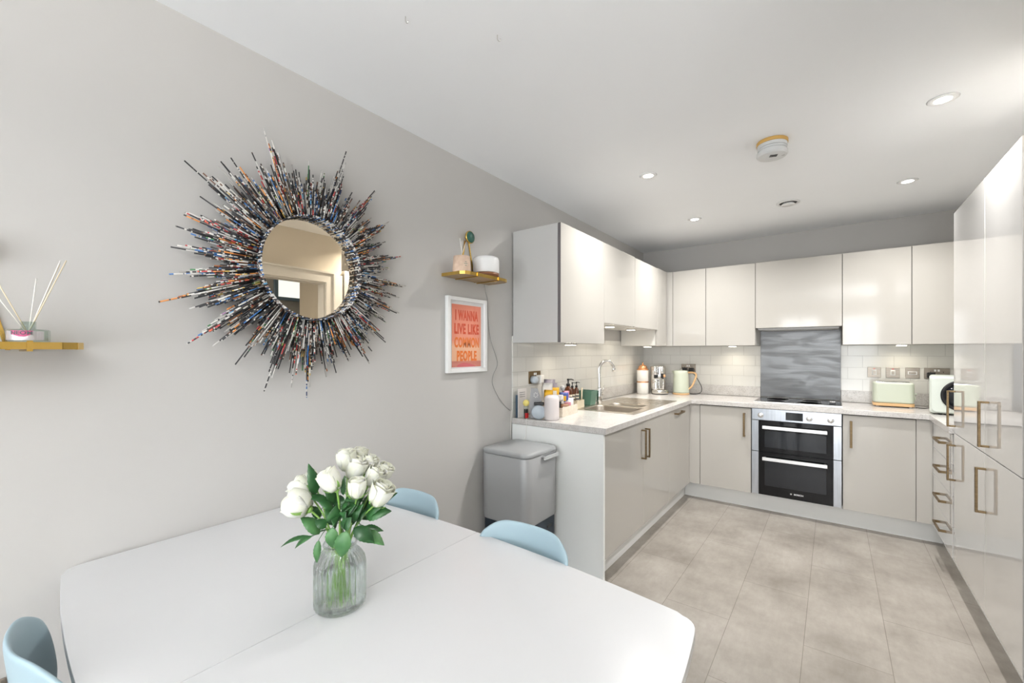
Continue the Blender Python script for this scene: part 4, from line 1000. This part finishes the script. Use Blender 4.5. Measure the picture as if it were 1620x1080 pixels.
# cork vessel and humidifier on the right shelf
zs = 1.7712
t = thing('cork_diffuser', 'blush cork diffuser cup with white reeds on the right shelf', 'diffuser', (.076, -3.008, zs))
obj('cup', lathe(bmesh.new(), [(.050,0), (.051,.003), (.045,.093), (.041,.093), (.041,.085), (0,.085)], 36), M['cork'], t)
bm = text_bm('calm', .018, .0003, 1.0)
for v in bm.verts:
    a = -.62 + v.co.x/.045; r = .0447 - (.010*(v.co.y))/.1 + v.co.z; v.co = Vector((r*math.cos(a), r*math.sin(a), .045+v.co.y))
for (ex, ey, ez) in ((.014,-.030,.185), (.006,-.004,.180), (.016,.016,.172), (-.010,.010,.178)):
    obj('reed', tube(bmesh.new(), [(-ex*.3, -ey*.3, .085), (ex, ey, ez)], .0014, 6), M['reedwhite'], t)
bm.free(); bm = bmesh.new()
for zz, hw_ in ((.056,.12), (.047,.22), (.037,.1)):
    n = 6; rows = []
    rr = .0515-.0062*zz/.093*1.0
    for z2 in (zz, zz+.0022): rows.append([bm.verts.new(((rr+.0012)*math.cos(-.35-hw_+2*hw_*k/n), (rr+.0012)*math.sin(-.35-hw_+2*hw_*k/n), z2)) for k in range(n+1)])
    for k in range(n): bm.faces.new((rows[0][k], rows[0][k+1], rows[1][k+1], rows[1][k]))
o = obj('printed_marks', bm, M['greenprint'], t); o.modifiers.new('s','SOLIDIFY').thickness = .0006
t = thing('humidifier', 'white domed humidifier with a walnut base on the right shelf', 'humidifier', (.083, -2.812, zs))
obj('walnut_base', lathe(bmesh.new(), [(.066,0), (.074,.003), (.0755,.026), (.073,.0275)], 44), M['darkwood'], t)
obj('white_dome', lathe(bmesh.new(), [(.074,.0278), (.076,.031), (.076,.103), (.071,.116), (.057,.122), (0,.123)], 44), M['white'], t)

# ---------------------------------------------------------------- framed print
t = thing('framed_print', 'white framed orange lyric print on the left wall under the shelf', 'picture', (.001, -2.896, 1.4405))
W2, H2 = .165, .2125
bm = bmesh.new()
bx(bm, 0, .024, -W2, -W2+.021, -H2, H2); bx(bm, 0, .024, W2-.021, W2, -H2, H2); bx(bm, 0, .024, -W2+.021, W2-.021, -H2, -H2+.021); bx(bm, 0, .024, -W2+.021, W2-.021, H2-.021, H2)
obj('frame', bm, M['poster_frame'], t, bevel=.0015)
obj('mount', box(.001, .008, -W2+.021, W2-.021, -H2+.021, H2-.021), M['mount'], t)
pr = obj('print', box(.0082, .0092, -.122, .122, -.182, .172), M['poster'], t)
for i, (s, sz) in enumerate((('I WANNA', .083), ('LIVE LIKE', .083), ('COMMON', .083), ('PEOPLE', .083))):
    bm = text_bm(s, sz, .0008, 1, .0034, spacing=1.12)
    xs_ = [v.co.x for v in bm.verts]; wd = max(xs_)-min(xs_); tgt = (.190, .205, .205, .165)[i]
    ys_ = [v.co.y for v in bm.verts]; hh_ = max(ys_)-min(ys_); cy = (max(ys_)+min(ys_))/2; cx = (max(xs_)+min(xs_))/2
    for v in bm.verts: v.co.x = (v.co.x-cx)*tgt/wd; v.co.y = (v.co.y-cy)*.060/hh_
    place(bm, T(.0098, 0, (.112, .035, -.042, -.119)[i]) @ FX); obj('lettering', bm, M['ink'] if i < 2 else M['ink2'], pr, recalc=False)
obj('wave_shape', prism([(-.085,-.182), (.075,-.182), (.06,-.172), (.02,-.163), (-.03,-.158), (-.075,-.168)], .0094, .0098, 'x'), mat('pink_wave', (.62,.12,.14), .6), pr)
obj('glazing', box(.0125, .0140, -W2+.0205, W2-.0205, -H2+.0205, H2-.0205), M['pane'], t)

t = thing('fill_hall_lamp', 'added unseen white lamp brightening the hall beyond the doorway', 'ceiling lamp', (3.0, -3.9, H))  # lamp added to lift the dark hall, itself unseen
obj('lamp_shade', lathe(bmesh.new(), [(.09,-.0005), (.10,-.03), (.085,-.06), (0,-.06)], 32), M['white'], t)
obj('lamp_disc', lathe(bmesh.new(), [(.07,-.0605), (.07,-.063), (0,-.063)], 32), M['lamp'], t)
area('hall_fill_beam', (3.0, -3.9, H-.075), (0,0,0), .12, .12, 9, (1,.98,.95), 'DISK', PI)

# ---------------------------------------------------------------- sunburst mirror
MY, MZ, RR = -3.847, 1.668, .197
t = thing('sunburst_mirror', 'large round sunburst mirror framed in rolled magazine tubes on the left wall', 'mirror', (.001, MY, MZ))
obj('mirror_glass', lathe(bmesh.new(), [(RR-.004, .056), (RR-.004, .060), (0, .060)], 96, axis='x', smooth=False), M['mirror'], t)
obj('backing', lathe(bmesh.new(), [(RR-.006, 0), (RR-.006, .0555), (0, .0555)], 64, axis='x'), M['black'], t)
def uvset(bm):
    return bm.loops.layers.uv.verify()
def rod(bm, uv, p0, p1, r, rid, n=6):
    p0, p1 = Vector(p0), Vector(p1); tt = (p1-p0); L = tt.length; tt.normalize()
    up = Vector((1,0,0)) if abs(tt.x) < .9 else Vector((0,1,0)); s = tt.cross(up).normalized(); up = s.cross(tt)
    A = [bm.verts.new(p0 + s*math.cos(2*PI*k/n)*r + up*math.sin(2*PI*k/n)*r) for k in range(n)]
    B = [bm.verts.new(p1 + s*math.cos(2*PI*k/n)*r + up*math.sin(2*PI*k/n)*r) for k in range(n)]
    for k in range(n):
        f = bm.faces.new((A[k], A[(k+1)%n], B[(k+1)%n], B[k])); f.smooth = True
        for lp, q in zip(f.loops, (0,0,L,L)): lp[uv].uv = (q + rid*1.37, rid + .5)
    for F_, q in ((A[::-1], 0), (B, L)):
        f = bm.faces.new(F_)
        for lp in f.loops: lp[uv].uv = (q + rid*1.37, rid + .5)
# drum lining: short tubes stacked as rows around the recess
bm = bmesh.new(); uv = uvset(bm); n = 236; rr_ = .0027
for i in range(n):
    a = 2*PI*i/n
    c_, s_ = math.cos(a), math.sin(a)
    rod(bm, uv, (.012, (RR+.001)*c_, (RR+.001)*s_), (.104+random.uniform(-.001,.001), (RR+.001)*c_, (RR+.001)*s_), rr_, i, 6)
# split the lining into material bands per tube
for f in bm.faces: f.material_index = int(f.loops[0][uv].uv[1]) * 7919 % 3
o = obj('recess_lining', bm, [MAG[0], MAG[1], MAG[4]], t, recalc=False); o['kind'] = 'stuff'
# rays in clusters
rods = []
NC = 40; rid = 0
rnd = random.Random(3)
def reach(a):
    # measured outline of the burst, clockwise from +y (right) in radians
    return None
for c in range(NC):
    a0 = 2*PI*c/NC + rnd.uniform(-.03, .03)
    peak = rnd.uniform(.215, .335)
    # longer to the upper left, top and lower left, as in the burst
    ca = math.cos(a0); sa = math.sin(a0)
    if sa > .75: peak += .01
    if ca > .3: peak = max(peak, .26)+.02
    if c % 2: peak *= .80
    nr = 13
    for k in range(nr):
        off = (k-(nr-1)/2)/((nr-1)/2)
        L = peak*(1-.62*abs(off)**1.0)*rnd.uniform(.82, 1.02)
        if k == nr//2: L = peak*1.04
        for lay in range(3):
            a = a0 + off*.082 + rnd.uniform(-.008, .008)
            LL = L*(1, .88, .72)[lay]*rnd.uniform(.85, 1.0)
            x = .030 + lay*.022 + rnd.uniform(-.007, .007)
            rods.append((LL, a, a0 + off*.062, x, rid)); rid += 1
rods.sort(key=lambda q: -q[0])
hero = [q for q in rods if q[3] > .035][:99]
hid = {q[4] for q in hero}
def mkrod(bm, uv, q):
    L, a, ad, x, i = q
    p0 = Vector((x, (RR+.0045)*math.cos(a), (RR+.0045)*math.sin(a)))
    d_ = Vector((rnd.uniform(-.03, .05), math.cos(ad+(a-ad)*.6), math.sin(ad+(a-ad)*.6))).normalized()
    p1 = p0 + d_*L
    if p1.x < .006: p1.x = .006
    rod(bm, uv, p0, p1, .0024, i, 6)
PW = [0]*26 + [1]*18 + [2]*15 + [3]*13 + [4]*24 + [5]*14 + [6]*6
special = {}
for i, q in enumerate(hero):
    bm = bmesh.new(); uv = uvset(bm); mkrod(bm, uv, q)
    mi = rnd.choice(PW)
    obj('paper_tube', bm, MAG[mi], t, recalc=False)
bm = bmesh.new(); uv = uvset(bm)
for q in rods:
    if q[4] in hid: continue
    nf = len(bm.faces); mkrod(bm, uv, q); mi = rnd.choice(PW); bm.faces.ensure_lookup_table()
    for f in bm.faces[nf:]: f.material_index = mi
o = obj('paper_tubes', bm, MAG, t, recalc=False); o['kind'] = 'stuff'

# ---------------------------------------------------------------- dining table
t = thing('dining_table', 'white extending dining table with bowed edges against the left wall', 'table', (.735, -4.112, 0))
def outline(ins=0):
    # corners, local (x,y) with bow on each side
    x0_, x1_, y0_, y1_ = -.727+ins, .722-ins, -.404+ins, .404-ins
    bow = .056; out = []
    C4 = [(x1_, y0_), (x1_, y1_), (x0_, y1_), (x0_, y0_)]
    rad = .045
    pts = []
    for i in range(4):
        p, q = Vector(C4[i]), Vector(C4[(i+1)%4]); d_ = (q-p); L = d_.length; d_.normalize(); nn = Vector((d_.y, -d_.x))
        bb = bow*(.55 if i % 2 == 0 else 1.0)
        if i == 2: bb = .004
        for k in range(25):
            s_ = rad/L + (1-2*rad/L)*k/24
            pts.append(p + d_*(L*s_) + nn*(bb*(1-(2*s_-1)**2)))
        # rounded corner toward the next side
        nxt = Vector(C4[(i+2)%4]); e_ = (nxt-q).normalized()
        a_ = pts[-1]; b_ = q + e_*rad
        for k in range(1, 6):
            tt = k/6; pts.append(a_*(1-tt)**2 + (q)*2*tt*(1-tt) + b_*tt*tt)
    return [(p.x, p.y) for p in pts]
OL = outline()
# top in two leaves meeting at the seam
SEAM = .022
def half(sign):
    pts = []
    n = len(OL)
    for i in range(n):
        p, q = OL[i], OL[(i+1)%n]
        ip = (p[0]-SEAM)*sign > .0008; iq = (q[0]-SEAM)*sign > .0008
        if ip: pts.append(p)
        if ip != iq:
            xx = SEAM + sign*.0008; f = (xx-p[0])/(q[0]-p[0]); pts.append((xx, p[1]+(q[1]-p[1])*f))
    return pts
for s in (-1, 1):
    obj('table_leaf', prism(half(s), .728, .750), M['table'], t, bevel=.0008)
def slimleg(x, y):
    bm = bmesh.new(); lathe(bm, [(.016,0), (.026,.40), (.028,.70)], 20, (x, y, 0)); return bm
obj('apron', gridsolid([-.60,-.58,.58,.60], [-.33,-.31,.31,.33], .655, .7278, lambda x, y: not (abs(x) < .58 and abs(y) < .31)), M['table'], t)
for x in (-.56, .56):
    for y in (-.29, .29): obj('leg', slimleg(x, y), M['table'], t)

# ---------------------------------------------------------------- chairs
m = M['blue']
def chair(loc, rz, lab):
    t = thing('dining_chair', lab, 'chair', loc, rz, 'pale blue moulded dining chairs')
    rows = [(.215,.452,.170,0), (.205,.456,.195,0), (.12,.452,.212,.010), (.0,.444,.215,.022), (-.10,.447,.212,.03), (-.155,.468,.208,.038), (-.185,.515,.203,.048),
            (-.200,.59,.195,.058), (-.210,.67,.185,.062), (-.217,.735,.176,.060), (-.222,.780,.166,.055), (-.224,.805,.160,.046)]
    N = 14; bm = bmesh.new(); G = []
    for ri, (y, z_, hw_, curl) in enumerate(rows):
        g = []
        for i in range(N+1):
            u = -1 + 2*i/N
            back = max(0, min(1, (z_-.47)/.12))
            # seat curls up at its sides, back curls forward
            yy = y + back*curl*1.15*abs(u)**2.2; zz = z_ + (1-back)*curl*abs(u)**2.4
            if ri >= 8:   # rounded top corners
                k_ = (ri-7)/4; zz -= k_*.040*max(0, abs(u)-.55)**2/.2
            g.append(bm.verts.new((u*hw_, yy, zz)))
        G.append(g)
    for a_, b_ in zip(G, G[1:]):
        for i in range(N): f = bm.faces.new((a_[i], a_[i+1], b_[i+1], b_[i])); f.smooth = True
    o = obj('seat_shell', bm, M['blueshell'], t)
    s = o.modifiers.new('s', 'SOLIDIFY'); s.thickness = .011; s.offset = -1
    ss = o.modifiers.new('sub', 'SUBSURF'); ss.levels = 2; ss.render_levels = 2
    for x, y in ((-1,1), (1,1), (-1,-1), (1,-1)):
        bm = bmesh.new(); tube(bm, [(x*.14, y*.12, .432), (x*.19, y*.19 - (.02 if y < 0 else 0), .0)], .014, 12, [.016, .010]); obj('leg', bm, M['blue'], t)
    bm = bmesh.new(); bx(bm, -.15, .15, -.13, .13, .416, .432); obj('seat_frame', bm, M['blue'], t, bevel=.004)
    return t
# shell: dimpled on the lower outer back
m = mat('pale_blue_shell', (.335,.45,.505), .42); M['blueshell'] = m
v = coords(m, 'Object', (1,1,1)); vo = nd(m, 'ShaderNodeTexVoronoi'); vo.inputs['Scale'].default_value = 72; vo.inputs['Randomness'].default_value = .35; lk(m, v, vo.inputs['Vector'])
rp = ramp(m, vo.outputs['Distance'], [(.16,(0,0,0)), (.24,(1,1,1))])
spx = nd(m, 'ShaderNodeSeparateXYZ'); tc = nd(m, 'ShaderNodeTexCoord'); lk(m, tc.outputs['Object'], spx.inputs[0])
geo = nd(m, 'ShaderNodeNewGeometry'); vt = nd(m, 'ShaderNodeVectorTransform', vector_type='NORMAL', convert_from='WORLD', convert_to='OBJECT'); lk(m, geo.outputs['Normal'], vt.inputs[0])
spn = nd(m, 'ShaderNodeSeparateXYZ'); lk(m, vt.outputs[0], spn.inputs[0])
lt = nd(m, 'ShaderNodeMath', operation='LESS_THAN'); lt.inputs[1].default_value = -.25; lk(m, spn.outputs[1], lt.inputs[0])
l2 = nd(m, 'ShaderNodeMath', operation='LESS_THAN'); l2.inputs[1].default_value = .765; lk(m, spx.outputs[2], l2.inputs[0])
mu = nd(m, 'ShaderNodeMath', operation='MULTIPLY'); lk(m, lt.outputs[0], mu.inputs[0]); lk(m, l2.outputs[0], mu.inputs[1])
bn = nd(m, 'ShaderNodeBump'); bn.inputs['Distance'].default_value = .003; lk(m, mu.outputs[0], bn.inputs['Strength']); lk(m, rp.outputs[0], bn.inputs['Height']); lk(m, bn.outputs[0], bsdf(m).inputs['Normal'])
chair((.945, -3.825, 0), PI, 'pale blue plastic chair on the far side of the table, nearer the kitchen')
chair((.415, -3.815, 0), PI, 'pale blue plastic chair on the far side of the table, behind the roses')
chair((.472, -4.424, 0), 0.0, 'pale blue plastic chair with dimpled back at the bottom left corner')

# ---------------------------------------------------------------- vase with roses
VX, VY, VZ = .771, -4.152, .7505
t = thing('glass_vase', 'clear ribbed glass vase of water on the white table', 'vase', (VX, VY, VZ))
FL = lambda a, j: .030*math.cos(26*a) if 1 <= j <= 6 else 0
outer = [(.050,0), (.0555,.006), (.0565,.015), (.0565,.100), (.054,.110), (.047,.122), (.039,.130), (.0365,.134), (.0365,.142), (.0385,.146), (.0375,.149)]
inner = [(.0345,.149), (.0335,.142), (.0335,.134), (.036,.128), (.044,.119), (.051,.108), (.053,.100), (.053,.012), (.049,.007), (0,.007)]
obj('glass_body', lathe(bmesh.new(), outer+inner, 208, flute=FL), M['glass'], t)
obj('water', lathe(bmesh.new(), [(0,.0075), (.0488,.0075), (.0524,.0125), (.0524,.088), (0,.088)], 64), M['water'], t)
ROSES = [
(1, [0.71, -4.235, 1.006], [0.743, -4.21, 0.985], 47),(2, [0.688, -4.215, 1.037], [0.716, -4.193, 1.006], 38),(3, [0.68, -4.183, 1.051], [0.697, -4.17, 1.015], 30),
(4, [0.779, -4.184, 1.056], [0.793, -4.173, 1.029], 38),(5, [0.755, -4.126, 1.092], [0.757, -4.125, 1.057], 36),(6, [0.747, -4.082, 1.095], [0.742, -4.086, 1.061], 30),
(7, [0.776, -4.111, 1.069], [0.765, -4.119, 1.037], 38),(8, [0.776, -4.073, 1.078], [0.765, -4.082, 1.044], 32),(9, [0.82, -4.09, 1.052], [0.807, -4.1, 1.025], 34),
(10, [0.816, -4.056, 1.059], [0.8, -4.068, 1.028], 32),(11, [0.83, -4.146, 1.04], [0.828, -4.146, 1.011], 32),(12, [0.865, -4.107, 1.021], [0.852, -4.116, 0.992], 40)]
RL = {1:'largest open white rose at the far left, facing left', 2:'white rose just above the largest one at the left', 3:'small white rose half hidden behind an upright leaf on the left',
 4:'white rosebud in the middle left on a bare straight stem', 5:'tall white rose at the top, left of the topmost small one', 6:'smallest white rose at the very top of the bunch', 7:'white rose just below the topmost two, near the centre',
 8:'white rose behind the top right of the bunch', 9:'white rose right of centre, in front of the rightmost top one', 10:'white rose highest on the right side', 11:'low white rosebud at the centre right with small leaves', 12:'white rose lowest on the right, petal curling out to the right'}
LEAVES = [
([0.723,-4.188,1.009],[0.712,-4.196,1.083],20,3),([0.768,-4.179,0.994],[0.724,-4.212,1.013],18,2),([0.791,-4.187,0.959],[0.801,-4.18,0.999],24,4),([0.801,-4.167,0.985],[0.822,-4.152,0.994],16,4),
([0.814,-4.144,0.956],[0.831,-4.132,0.996],16,11),([0.828,-4.122,0.962],[0.885,-4.079,1.019],26,12),([0.838,-4.127,0.964],[0.884,-4.093,0.98],26,12),([0.841,-4.162,0.951],[0.879,-4.134,0.919],24,12),
([0.842,-4.142,0.931],[0.884,-4.111,0.908],24,12),([0.825,-4.124,0.937],[0.861,-4.097,0.929],12,10),([0.774,-4.206,0.923],[0.77,-4.209,0.87],12,1),([0.734,-4.204,0.92],[0.677,-4.247,0.897],9,1),
([0.748,-4.207,0.925],[0.714,-4.232,0.897],10,2),([0.759,-4.198,0.929],[0.727,-4.223,0.97],24,1),([0.813,-4.196,0.958],[0.813,-4.196,0.911],20,4),([0.838,-4.177,0.95],[0.827,-4.185,0.89],26,11),
([0.777,-4.148,1.009],[0.779,-4.146,1.055],9,5),([0.758,-4.162,0.988],[0.741,-4.174,1.035],20,3),([0.809,-4.124,0.983],[0.789,-4.139,0.998],14,7),([0.722,-4.176,0.95],[0.706,-4.188,0.98],18,2),
([0.791,-4.2,0.952],[0.772,-4.214,0.97],18,1),([0.749,-4.144,0.976],[0.731,-4.157,0.999],16,5),([0.785,-4.141,0.939],[0.797,-4.133,0.971],20,7),([0.789,-4.101,0.939],[0.801,-4.092,0.972],20,9),
([0.78,-4.17,0.947],[0.762,-4.183,0.982],22,5),([0.825,-4.174,0.948],[0.837,-4.165,0.976],20,11),
([0.76,-4.12,0.95],[0.735,-4.11,0.985],22,6),([0.79,-4.10,0.96],[0.795,-4.07,1.0],22,8),([0.80,-4.11,0.945],[0.83,-4.08,0.985],20,9)]
CAMV = Vector((1.6983-.77, -4.7159+4.152, 1.3459-1.0)).normalized()
def leaf_bm(b, tip, wid, petiole, seed):
    rn = random.Random(seed)
    bm = bmesh.new(); b, tip = Vector(b), Vector(tip); ax = tip-b; L = ax.length; ax.normalize()
    side = ax.cross(Vector((.5+rn.uniform(-.3,.3), -.35+rn.uniform(-.3,.3), .75+rn.uniform(-.4,.2)))).normalized(); nn = side.cross(ax)
    N = 14; mid = []; lf = []; rt = []
    for i in range(N+1):
        q = i/N; wv = math.sin(PI*min(1, q**.78))**.85*(1-q*.12) if 0 < q < 1 else 0
        wv *= 1 + (.07 if i % 2 else -.03)
        c_ = b + ax*(L*q) + nn*(.10*L*math.sin(PI*q)) - nn*(.06*L*q*q)
        mid.append(bm.verts.new(c_)); h_ = wid/2*wv
        lf.append(bm.verts.new(c_ + side*h_ + nn*h_*.30)); rt.append(bm.verts.new(c_ - side*h_ + nn*h_*.30))
    for i in range(N):
        for A, B in ((mid, lf), (rt, mid)):
            f = bm.faces.new((A[i], A[i+1], B[i+1], B[i])); f.smooth = True
    bmesh.ops.remove_doubles(bm, verts=bm.verts, dist=1e-5)
    ex = bmesh.ops.solidify(bm, geom=bm.faces[:], thickness=.0004)
    tube(bm, petiole, .0008, 6)
    return bm
def bloom_bm(size, openness, seed, hf=1.25, cl=.70):
    """petals wrapped round a bud; base at z=0, about 'size' wide and 1.35 size tall"""
    rn = random.Random(seed); bm = bmesh.new(); Hh = size*hf; R0 = size/2
    layers = [(3, .30, .97, 0), (3, .52, 1.02, .5), (4, .76, 1.0, .2), (5, 1.0, .92, .8)]
    for li, (np_, rs, hs, ph) in enumerate(layers):
        for k in range(np_):
            a0 = 2*PI*k/np_ + ph*2 + rn.uniform(-.2, .2); span = PI/np_*1.55
            NU, NV = 8, 9; g = []; lean = openness*(rs**2)*rn.uniform(.7, 1.3)
            rl = rn.uniform(.8, 1.25)
            for j in range(NV+1):
                v = j/NV; row = []
                for i in range(NU+1):
                    u = -1+2*i/NU
                    wd = math.sin(PI*min(1, .16+v*.62))**.6
                    a = a0 + u*span*wd
                    belly = math.sin(PI*min(1, v*cl+.10))**.8
                    r = R0*rs*(.22 + .86*belly)
                    r += R0*lean*max(0, v-.45)**1.6*1.6
                    top = Hh*hs*(v - .12*abs(u)**2.5*v*v)
                    if v > .82: r += R0*.16*rl*((v-.82)/.18)*(rs); top -= Hh*.035*rl*((v-.82)/.18)**2*rs
                    r += R0*.035*math.sin(5*u+li+k)*v*v
                    row.append(bm.verts.new((r*math.cos(a), r*math.sin(a), top+.0005*li)))
                g.append(row)
            for j in range(NV):
                for i in range(NU): f = bm.faces.new((g[j][i], g[j][i+1], g[j+1][i+1], g[j+1][i])); f.smooth = True
    return bm
def sepal_bm(size, seed):
    rn = random.Random(seed); bm = bmesh.new(); R0 = size/2
    lathe(bm, [(0,-size*.10), (R0*.18,-size*.08), (R0*.26,-.001), (R0*.24,size*.05), (0,size*.06)], 12)
    for k in range(5):
        a = 2*PI*k/5 + rn.uniform(-.2,.2); L = size*rn.uniform(.6,.95); out_ = rn.uniform(.35,1.3)
        N = 6; A = []; B = []
        for i in range(N+1):
            q = i/N; r = R0*(.22 + out_*q + .28*math.sin(PI*q)); z_ = L*q*(.95-.35*out_) - .03*size*q
            w_ = R0*.20*(1-q)**.7 + .0002
            A.append(bm.verts.new((r*math.cos(a)-w_*math.sin(a), r*math.sin(a)+w_*math.cos(a), z_))); B.append(bm.verts.new((r*math.cos(a)+w_*math.sin(a), r*math.sin(a)-w_*math.cos(a), z_)))
        for i in range(N): bm.faces.new((A[i], A[i+1], B[i+1], B[i]))
    return bm
_r = random.Random(21)
for _k in range(20):      # filler foliage between the neck and the blooms
    _a = _r.uniform(0, 2*PI); _q = _r.uniform(.008, .030); _z = _r.uniform(.925, .99)
    _b = [VX+.02+_q*math.cos(_a), VY-.005+_q*math.sin(_a), _z]; _o = _r.uniform(.02, .036)
    LEAVES.append((_b, [_b[0]+_o*math.cos(_a)*.8, _b[1]+_o*math.sin(_a)*.8, _z+_r.uniform(.012, .042)], _r.randint(15, 22), min(ROSES, key=lambda R_: (R_[2][0]-_b[0])**2+(R_[2][1]-_b[1])**2)[0]))
stems = {}
PX = .00149
for n_, ce, ba, px_ in ROSES:
    rn = random.Random(n_*11)
    ba, ce = Vector(ba), Vector(ce); ax = (ce-ba).normalized()
    a = rn.uniform(0, 2*PI); neck = Vector((VX, VY, VZ)) + Vector(((ba.x-VX)*.22 + .010*math.cos(a), (ba.y-VY)*.22 + .010*math.sin(a), .146))
    foot = Vector((VX-(ba.x-VX)*.30 + .018*math.cos(a), VY-(ba.y-VY)*.30 + .018*math.sin(a), VZ+.014))
    midp = (ba*.55 + neck*.45) + Vector((0,0,.006)) - Vector((ax.x, ax.y, 0))*.006
    pts = bez([ba, midp, neck, (neck+foot)/2, foot], 8)
    t = thing('white_rose', RL[n_], 'rose', tuple(foot), 0, 'white roses in the vase')
    loc = Vector(foot)
    obj('stem', tube(bmesh.new(), [p-loc for p in pts], .0021 if n_ != 4 else .0026, 8), M['stem'], t)
    rot = Vector((0,0,1)).rotation_difference(ax).to_matrix().to_4x4()
    size = px_*PX*(.86 if n_ == 1 else .78)
    bm = bloom_bm(size, {1:.32, 12:.55, 4:.2, 2:.3}.get(n_, .3), n_*5+1, 1.0 if n_ == 1 else 1.25, .80 if n_ == 1 else .70); place(bm, Matrix.Translation(ba-loc+ax*.001) @ rot)
    o = obj('bloom', bm, M['petal'], t); so = o.modifiers.new('s', 'SOLIDIFY'); so.thickness = .0005
    bm = sepal_bm(size, n_*3); place(bm, Matrix.Translation(ba-loc) @ rot)
    o = obj('sepals', bm, M['stem'], t); so = o.modifiers.new('s', 'SOLIDIFY'); so.thickness = .0004
    stems[n_] = (t, loc, pts)
for i, (b, tip, wpx, n_) in enumerate(LEAVES):
    t, loc, pts = stems[n_]; b = Vector(b)
    q = min(pts, key=lambda p: (p-b).length + (0 if p.z > VZ+.15 else .5))
    pale = i in (15, 14, 8, 10, 13)
    obj('leaf', leaf_bm(b-loc, Vector(tip)-loc, wpx*PX*.95, [q-loc, (q+b)/2-loc+Vector((0,0,.003)), b-loc], i), M['leaf_pale' if pale else 'leaf'], t, recalc=False)
